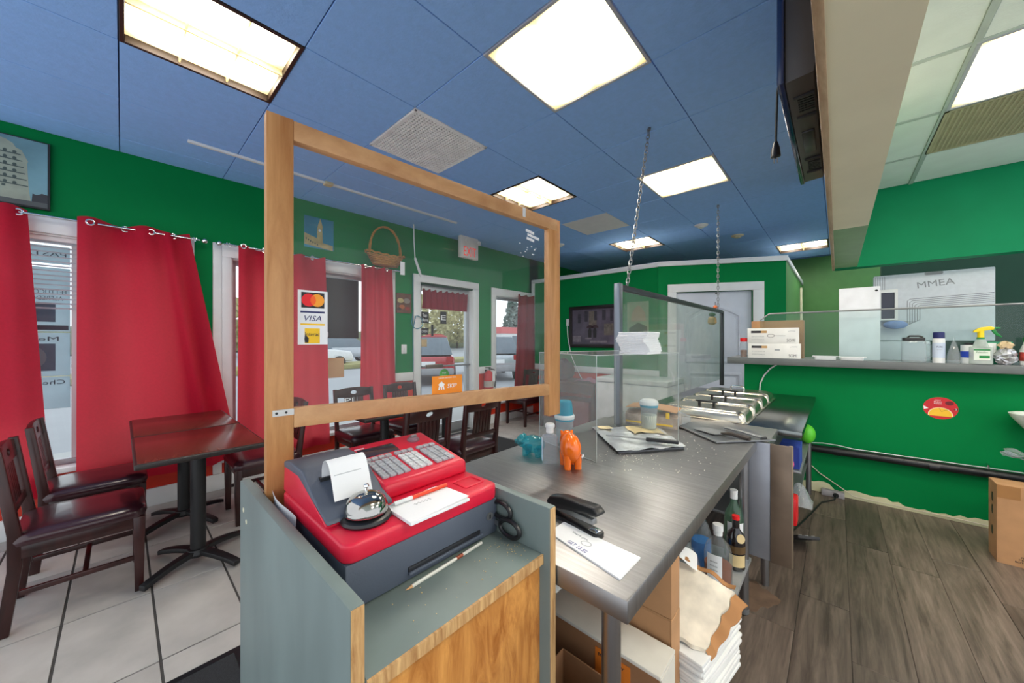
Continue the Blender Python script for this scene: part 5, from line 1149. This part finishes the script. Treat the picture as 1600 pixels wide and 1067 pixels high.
for k in range(6):
    z = .15+.042*k; obj('tier_print', MB(TC).prism([(-.3, z), (.312-.006*k, z-.012), (.312-.006*k, z-.005), (-.3, z+.008)], .0016, .002), STD, cv)
    for j in range(13): obj('arch_print', MB(TC).prism(ell(-.2+.038*j, z+.018-.0012*j, .009, .011, 10), .0016, .002), STD, cv)
obj('window_print', MB(TC).box(.205, .220, .12, .135, .0016, .002), STD, cv)
obj('treeline_print', MB(TC).prism([(.326, .03), (.395, .03), (.395, .105), (.37, .11), (.35, .095), (.33, .10)], .001, .0014), mat('treeline_print', (60, 62, 66), .7), cv); obj('ground_print', MB(TC).box(-.395, .395, .012, .045, .0014, .0019), mat('ground_print', (86, 92, 92), .7), cv)
# clock tower poster
p2 = thing('wall_poster', 'blue-sky poster of a clock tower left of the basket', 'poster', (XW+.001, 1.455, 2.36)); TQ = frame((.002, 0, 0), (0, 1, 0), (0, 0, 1))
obj('print', MB().box(0, .002, -.15, .15, 0, .335), mat('blue_sky_print', (30, 124, 150), .5, var=.2, scale=4), p2)
STO = mat('sandstone_print', (176, 160, 110), .6, var=.15, scale=20)
obj('tower_print', MB(TQ).prism([(-.025, .05), (.035, .05), (.03, .21), (.034, .25), (.01, .33), (-.012, .26), (-.022, .21)], 0, .001), STO, p2); obj('building_print', MB(TQ).prism([(-.148, .03), (.14, .0), (.14, .055), (.03, .07), (-.02, .11), (-.148, .15)], 0, .0007), STO, p2)
for k in range(6): obj('arch_print', MB(TQ).prism(ell(-.13+.022*k, .09-.010*k, .006, .012, 8), .0007, .0012), STD, p2)
obj('clock_print', MB(TQ).prism(ell(.003, .20, .013, .013, 12), .001, .0014), PAPER, p2)
# small bottom picture
p3 = thing('wall_picture', 'small dark food photo left of the entry door', 'picture', (XW+.006, 2.48, 1.715)); TQ3 = frame((.007, 0, 0), (0, 1, 0), (0, 0, 1))
obj('panel', MB().box(-.006, .007, -.108, .108, 0, .255), mat('food_photo_brown', (96, 60, 36), .5, var=.4, scale=10), p3)
for y, z, r_, m_ in ((-.05, .16, .045, STO), (.04, .16, .05, mat('food_grey', (130, 120, 110))), (-.03, .08, .04, mat('food_orange', (170, 90, 40))), (.05, .06, .035, mat('food_red', (140, 40, 28))), (-.07, .05, .03, mat('food_dark', (60, 36, 24)))): obj('print', MB(TQ3).prism(ell(y, z, r_, r_*.7, 14), 0, .001), m_, p3)
# basket on rod
WK = mat('wicker', (176, 124, 58), .7, var=.25, scale=50, bump=.3, bscale=80)
bk_ = thing('wicker_basket', 'wicker basket with tall hoop handle above the second window', 'basket', (XW+.13, 2.16, 2.262))
for k in range(6):
    z = .012+.016*k; a = .15+.012*k
    obj('weave', MB().tube([((.085+.005*k)*math.cos(q), a*math.sin(q)*1.05, z+.03*abs(math.sin(q))**3*(k/5)) for q in (2*PI*i/28 for i in range(28))], .008, 6, True), WK, bk_)
obj('rim', MB().tube([(.115*math.cos(q), .245*math.sin(q), .105+.035*abs(math.sin(q))**2+(.012 if i % 2 else 0)) for i, q in enumerate(2*PI*i/32 for i in range(32))], .011, 6, True), WK, bk_)
for dx in (-.006, .006): obj('handle', MB().tube([(dx*math.sin(i*.9)*2, -.20*math.cos(PI*i/24), .11+.36*math.sin(PI*i/24)**.8) for i in range(25)], .011, 7), WK, bk_)
obj('base', MB().lathe([(.09, 0), (.10, .012), (.0001, .012)], 20, 0, 0, .8, 1.4), WK, bk_); obj('paper_tag', MB().box(.115, .117, .13, .19, -.10, .06), PAPER, bk_)
for y in (-.1, .12): obj('hook', MB().tube([(-.13, y, .05), (-.07, y, .05), (-.06, y, .02)], .005, 6), STEELD, bk_)
# hanging pull, exit sign
hp = thing('hanging_pull', 'white cord with wand hanging from the ceiling before the entry door', 'cord', (-4.02, 2.53, 2.85)); obj('cord', MB().tube([(0, 0, 0), (0, .005, -.22), (.0, .02, -.44)], .007, 8), WHITE, hp); obj('wand', MB().cyl((0, .02, -.43), (.015, .10, -.66), .016, n=12), WHITE, hp)
ex = thing('exit_sign', 'white exit sign with red letters hanging over the entry door', 'sign', (-3.95, 3.39, 2.85)); EXW = mat('sign_white', (218, 212, 202), .5)
obj('case', MB().box(-.03, .03, -.165, .165, -.31, -.0), EXW, ex, .006); text('lettering', 'EXIT', .23, .13, mat('exit_red', (228, 60, 50), .5, emit=((255, 60, 50), .35)), frame((.0305, .005, -.215), (0, 1, 0), (0, 0, 1)), ex)
for y in (-.06, .16): obj('lamp_head', MB(frame((.03, y, -.065), (0, 1, 0), (0, 0, 1))).lathe([(.025, 0), (.034, .012), (.034, .028), (.026, .030), (.0001, .024)], 18), EXW, ex)
sw_ = thing('light_switch', 'white light switch on the green strip left of the door', 'switch', (XW, 2.485, 1.245)); obj('plate', MB().box(0, .008, -.038, .038, -.06, .06), WHITE, sw_, .003); obj('toggle', MB().box(.008, .018, -.006, .006, -.014, .014), WHITE, sw_)
fe = thing('fire_extinguisher', 'red fire extinguisher with a paper tag between door and third window', 'extinguisher', (XW+.09, 3.93, .52))
obj('cylinder', MB().lathe([(.07, 0), (.078, .012), (.078, .28), (.06, .33), (.025, .36), (.0001, .36)], 24), mat('extinguisher_red', (186, 34, 38), .35), fe); obj('valve', MB().box(-.02, .02, -.02, .02, .355, .40), CHROME, fe, .004); obj('lever', MB().box(-.012, .012, -.07, .04, .40, .415), BLACK, fe, .003); obj('hose', MB().tube([(0, .03, .385), (.03, .09, .37), (.06, .10, .25), (.06, .08, .1)], .010, 8), BLACK, fe); obj('tag', MB().box(.08, .082, .005, .065, .19, .36), PAPER, fe); obj('label', MB().lathe([(.0786, .10), (.0786, .2)], 24), mat('label_grey', (180, 170, 160), .5), fe); obj('wall_hook', MB().box(-.092, -.02, -.02, .02, .34, .37), BLACK, fe)
solo('blue_cable', 'thin blue cable looped down the left side of the door casing', 'cable', MB().tube([(XW+.03, 2.60, 2.24), (XW+.03, 2.605, 1.75), (XW+.035, 2.59, 1.66)]+[(XW+.04, 2.66+.085*math.cos(a), 1.60+.085*math.sin(a)) for a in (PI-.5+2*PI*i/16 for i in range(15))]+[(XW+.03, 2.60, 1.5), (XW+.03, 2.605, .95)], .006, 6), mat('blue_cable_plastic', (60, 130, 150), .5))
# ================================================================== PICTURE WALL
YW = YP
fp_ = thing('framed_photo', 'black-framed dark photo of two people under umbrellas in a street', 'picture', (-2.92, YW-.001, 1.24)); TF = frame((0, 0, 0), (1, 0, 0), (0, 0, 1))
obj('frame', MB(TF).ring(rect(-.44, .44, 0, .68), rect(-.385, .385, .055, .625), 0, .03), mat('black_frame', (22, 14, 16), .3), fp_, .004)
obj('photo', MB(TF).box(-.39, .39, .05, .63, .0, .008), mat('night_street_print', (78, 72, 88), .3, var=.4, scale=5), fp_)
DV = mat('dark_violet_print', (48, 44, 56), .5, var=.3, scale=20); LV_ = mat('pale_violet_print', (116, 108, 118), .5, var=.3, scale=20); BRN = mat('warm_grey_print', (98, 90, 84), .5, var=.3, scale=20)
for x, z, w, h, m_ in ((-.12, .42, .06, .18, DV), (.05, .44, .05, .15, DV), (-.25, .40, .05, .15, DV), (.2, .44, .06, .16, DV), (.33, .42, .05, .18, DV), (0, .34, .14, .25, BRN), (-.3, .09, .16, .10, LV_), (.1, .08, .3, .03, LV_), (.28, .2, .16, .18, BRN), (-.08, .14, .12, .02, LV_)): obj('print', MB(TF).box(x-w/2, x+w/2, z, z+h, .008, .0085 if m_ is not DV else .0089), m_, fp_)
for x in (-.05, .04):
    obj('umbrella_print', MB(TF).prism(ell(x, .32, .065, .045, 16, 0, PI), .009, .0095), mat('umbrella_plum', (56, 36, 44), .5), fp_); obj('figure_print', MB(TF).prism([(x-.03, .16), (x+.025, .16), (x+.03, .27), (x+.012, .32), (x-.015, .32), (x-.035, .27)], .009, .0094), INK, fp_)
ot = thing('wall_outlet', 'white outlet with a cord left of the umbrella photo', 'outlet', (-3.395, YW, 1.66)); obj('plate', MB().box(-.035, .035, -.01, 0, -.06, .06), WHITE, ot, .003); obj('plug', MB().box(-.015, .015, -.035, -.01, -.05, -.01), WHITE, ot, .004); obj('cord', MB().tube([(0, -.03, -.04), (.02, -.04, -.25), (.09, -.05, -.55), (.25, -.06, -.85), (.50, -.08, -1.2)], .007, 8), WHITE, ot)
po = thing('wall_poster', 'green-tinted poster seen through the sneeze guard, beside the door', 'poster', (-2.17, YW-.001, 1.30)); obj('sheet', MB(TF).box(-.17, .155, 0, .63, 0, .002), mat('pale_green_print', (120, 146, 110), .6, var=.2, scale=4), po)
obj('print', MB(TF).prism([(-.11, .34), (.12, .34), (.10, .46), (.04, .55), (0, .58), (-.05, .54), (-.10, .46)], .002, .0025), mat('roof_print', (150, 140, 110), .6), po); obj('print', MB(TF).prism([(-.15, .04), (.14, .04), (.13, .26), (.0, .32), (-.14, .24)], .002, .0026), mat('foliage_print', (40, 70, 36), .7, var=.4, scale=14), po)
fz = thing('chest_freezer', 'white chest freezer below the umbrella photo', 'freezer', (-1.95, 4.63, 0)); FW = mat('appliance_white', (206, 206, 206), .35)
obj('cabinet', MB().box(-.47, .47, -.28, .33, .04, .80), FW, fz, .012); obj('lid', MB().box(-.475, .475, -.29, .335, .805, .865), FW, fz, .012); obj('plinth', MB().box(-.45, .45, -.26, .31, 0, .04), INK, fz); obj('gasket', MB().box(-.465, .465, -.275, .325, .798, .808), PAPERG, fz)
dt = thing('side_table', 'dark brown side table heaped with clutter left of the freezer', 'table', (-3.02, 4.72, 0)); DB = mat('dark_brown_wood', (66, 38, 30), .5)
obj('top', MB().box(-.50, .50, -.25, .30, .70, .74), DB, dt, .004)
for x in (-.46, .46):
    for y in (-.21, .26): obj('leg', MB().box(x-.025, x+.025, y-.025, y+.025, 0, .70), DB, dt, .003)
obj('apron', MB().box(-.44, .44, -.235, -.215, .58, .70), DB, dt)
solo('black_backpack', 'black bag heaped on the dark side table', 'bag', crum((0, 0, .16), .16, 1.15, .8, 1.0, .02), mat('black_cloth', (36, 34, 36), .8), (-3.20, 4.72, .735), angle=60)
solo('pink_cloth', 'folded pink cloth on the dark side table', 'cloth', MB().sheet(lambda u, v: (-.15+.3*u, -.12+.24*v, .04*math.sin(PI*u)+.012*math.sin(u*9+v*5)), 12, 10, (0, 0, .012)), mat('pink_cloth', (170, 110, 130), .8), (-2.72, 4.64, .742))
solo('maroon_box', 'maroon box under the side table clutter', 'box', MB().box(-.30, .30, -.18, .18, 0, .46), mat('maroon_card', (110, 40, 48), .7), (-2.95, 4.72, 0), 0, .006)

# ================================================================== OUTSIDE
ZG = -.15
og = struct('ground', MB().box(-60, XW-.23, -45, 70, ZG-.2, ZG), mat('wet_asphalt', (150, 154, 160), .6, var=.08, scale=.6))
struct('sidewalk', MB().box(-7.2, XW-.23, -12, 30, ZG, ZG+.10), mat('pale_concrete', (170, 172, 172), .8, var=.05, scale=2), .01)
struct('verge', MB().box(-21, -18.5, -20, 50, ZG, ZG+.25), mat('dry_grass', (150, 146, 100), .9, var=.25, scale=3), .05)
def car(label, loc, rz, m):
    t = thing('car', label, 'car', loc, rz, 'cars in the parking lot'); SY = frame((0, 0, 0), (0, 1, 0), (0, 0, 1))
    b_ = [(-2.2, .38), (-2.25, .60), (-2.18, .95), (-1.2, 1.02), (1.0, 1.02), (2.1, .88), (2.25, .62), (2.2, .36)]
    obj('body', MB(SY).prism(b_, -.88, .88), m, t, .08, 3)
    gh = MB(); vs = []
    for y0, y1, z, w in ((-2.1, 1.15, 1.0, .82), (-1.75, .35, 1.60, .66)): vs += [(-w, y0, z), (w, y0, z), (w, y1, z), (-w, y1, z)]
    obj('cabin_glass', gh.add(vs, [(3, 2, 1, 0), (4, 5, 6, 7), (0, 1, 5, 4), (1, 2, 6, 5), (2, 3, 7, 6), (3, 0, 4, 7)]), mat('car_glass', (104, 116, 128), .1), t, .03)
    obj('roof', MB().box(-.64, .64, -1.72, .3, 1.58, 1.65), m, t, .03)
    for x in (-.86, .86):
        for y in (-1.4, 1.4):
            w_ = obj('wheel', MB().cyl((x-.1, y, .33), (x+.1, y, .33), .33, n=24), BLACK, t, .03); obj('rim', MB().cyl((x-.105, y, .33), (x+.105, y, .33), .2, n=16), STEELD, w_)
    for x in (-.72, .72): obj('tail_light', MB().box(x-.12, x+.12, -2.24, -2.16, .78, .96), mat('tail_red', (170, 30, 34), .3), t, .02)
    obj('number_plate', MB().box(-.25, .25, -2.27, -2.24, .66, .80), PAPER, t); obj('rear_bumper', MB().box(-.86, .86, -2.30, -2.1, .36, .58), mat('bumper_grey', (150, 150, 154), .5), t, .05)
    return t
CR = mat('car_red', (168, 34, 44), .25, coat=.5); CSI = mat('car_silver', (176, 182, 190), .3, .4, coat=.4); CWH = mat('car_white', (220, 222, 224), .3, coat=.4)
car('red car seen from behind through the glass door', (-11.7, 7.95, ZG), math.radians(56), CR)
car('silver car parked right of the red one', (-10.9, 10.5, ZG), math.radians(54), CSI)
car('white car far beyond the second window', (-20, 6.2, ZG), math.radians(10), CWH); car('silver car in the far row beyond the second window', (-24, 10, ZG), math.radians(4), CSI)
car('red car at the left of the far row', (-22, 1.0, ZG), math.radians(5), CR)
def tree(label, loc, h, m, nl, sp, cat='tree', conif=False):
    t = thing('tree', label, cat, loc, 0, 'trees beyond the parking lot'); rr = random.Random(h)
    obj('trunk', MB().cyl((0, 0, 0), (0, 0, h*.7), h*.025, h*.012, 8), mat('bark', (92, 80, 70), .9), t)
    m_ = MB()
    for k in range(nl):
        z = rr.uniform(.15, 1); rad = sp*((1-z)*1.05+.06 if conif else math.sqrt(max(.05, 1-(2*z-1.15)**2)))
        a = rr.uniform(0, 2*PI); q = rad*rr.random()**.5; c = Vector((q*math.cos(a), q*math.sin(a), z*h)); s_ = rr.uniform(.18, .42)
        u = Vector((rr.gauss(0, 1), rr.gauss(0, 1), rr.gauss(0, 1))).normalized(); w = u.orthogonal().normalized()
        m_.add([tuple(c+u*s_), tuple(c+w*s_*.6), tuple(c-u*s_), tuple(c-w*s_*.6)], [(0, 1, 2, 3)])
    o = obj('foliage', m_, m, t); o['kind'] = 'stuff'
EVG = mat('hazy_evergreen', (120, 138, 132), .9, var=.3, scale=1); AUT = mat('autumn_leaves', (186, 180, 136), .9, var=.3, scale=1)  # distance haze is put into the pale foliage colours
for k, (x, y, h, m, nl, sp, cf, lb) in enumerate(((-44, 30, 8, AUT, 1800, 4.2, 0, 'broad yellow-green tree seen through the entry door'), (-49, 39.5, 7, AUT, 1600, 4, 0, 'smaller yellow-green tree right of it, through the door glass'), (-40, 44, 9.5, EVG, 1600, 2.6, 1, 'tall dark conifer at the left of the third window'), (-41, 50, 8, EVG, 1500, 2.6, 1, 'shorter dark conifer in the third window'), (-50, 18, 6, EVG, 1500, 4, 0, 'rounded dark tree beyond the far row of cars'), (-40, 5, 5, AUT, 1300, 4, 0, 'low autumn tree seen past the second curtain'))):
    tree(lb, (x, y, ZG), h, m, nl, sp, 'tree', cf)
struct('hill', MB().box(-70, -52, -40, 80, ZG, 2.6), mat('far_hedge', (136, 140, 112), .9, var=.25, scale=.5), .5)
ss = thing('shop_sign', 'red oval sign on a post across the parking lot', 'sign', (-17.5, 12.4, ZG)); obj('post', MB().cyl((0, 0, 0), (0, 0, 1.4), .05), STEELD, ss); obj('oval', MB(frame((.06, 0, 1.62), (.3, 1, 0), (0, 0, 1))).prism(ell(0, 0, .75, .24, 24), 0, .06), mat('oval_sign_red', (186, 74, 64), .5), ss)
rbx = thing('roadside_sign', 'tan board sign outside the third window', 'sign', (-11.5, 13.5, ZG)); obj('board', MB().box(-.05, .05, -.45, .45, .75, 1.9), mat('tan_board', (176, 160, 130), .7), rbx); obj('post', MB().box(-.04, .04, -.40, -.34, 0, .75), STEELD, rbx); obj('post', MB().box(-.04, .04, .34, .40, 0, .75), STEELD, rbx)
bld = thing('far_store', 'low white store with red fascia across the street', 'building', (-34, 40, ZG)); obj('wall', MB().box(-3, 3, -8, 8, 0, 2.6), WHITE, bld); obj('fascia', MB().box(-3.1, 3.1, -8.1, 8.1, 2.3, 3.1), mat('fascia_red', (206, 110, 110), .6), bld); obj('window', MB().box(3, 3.05, -6, 6, .6, 2.0), MC['car_glass'], bld)
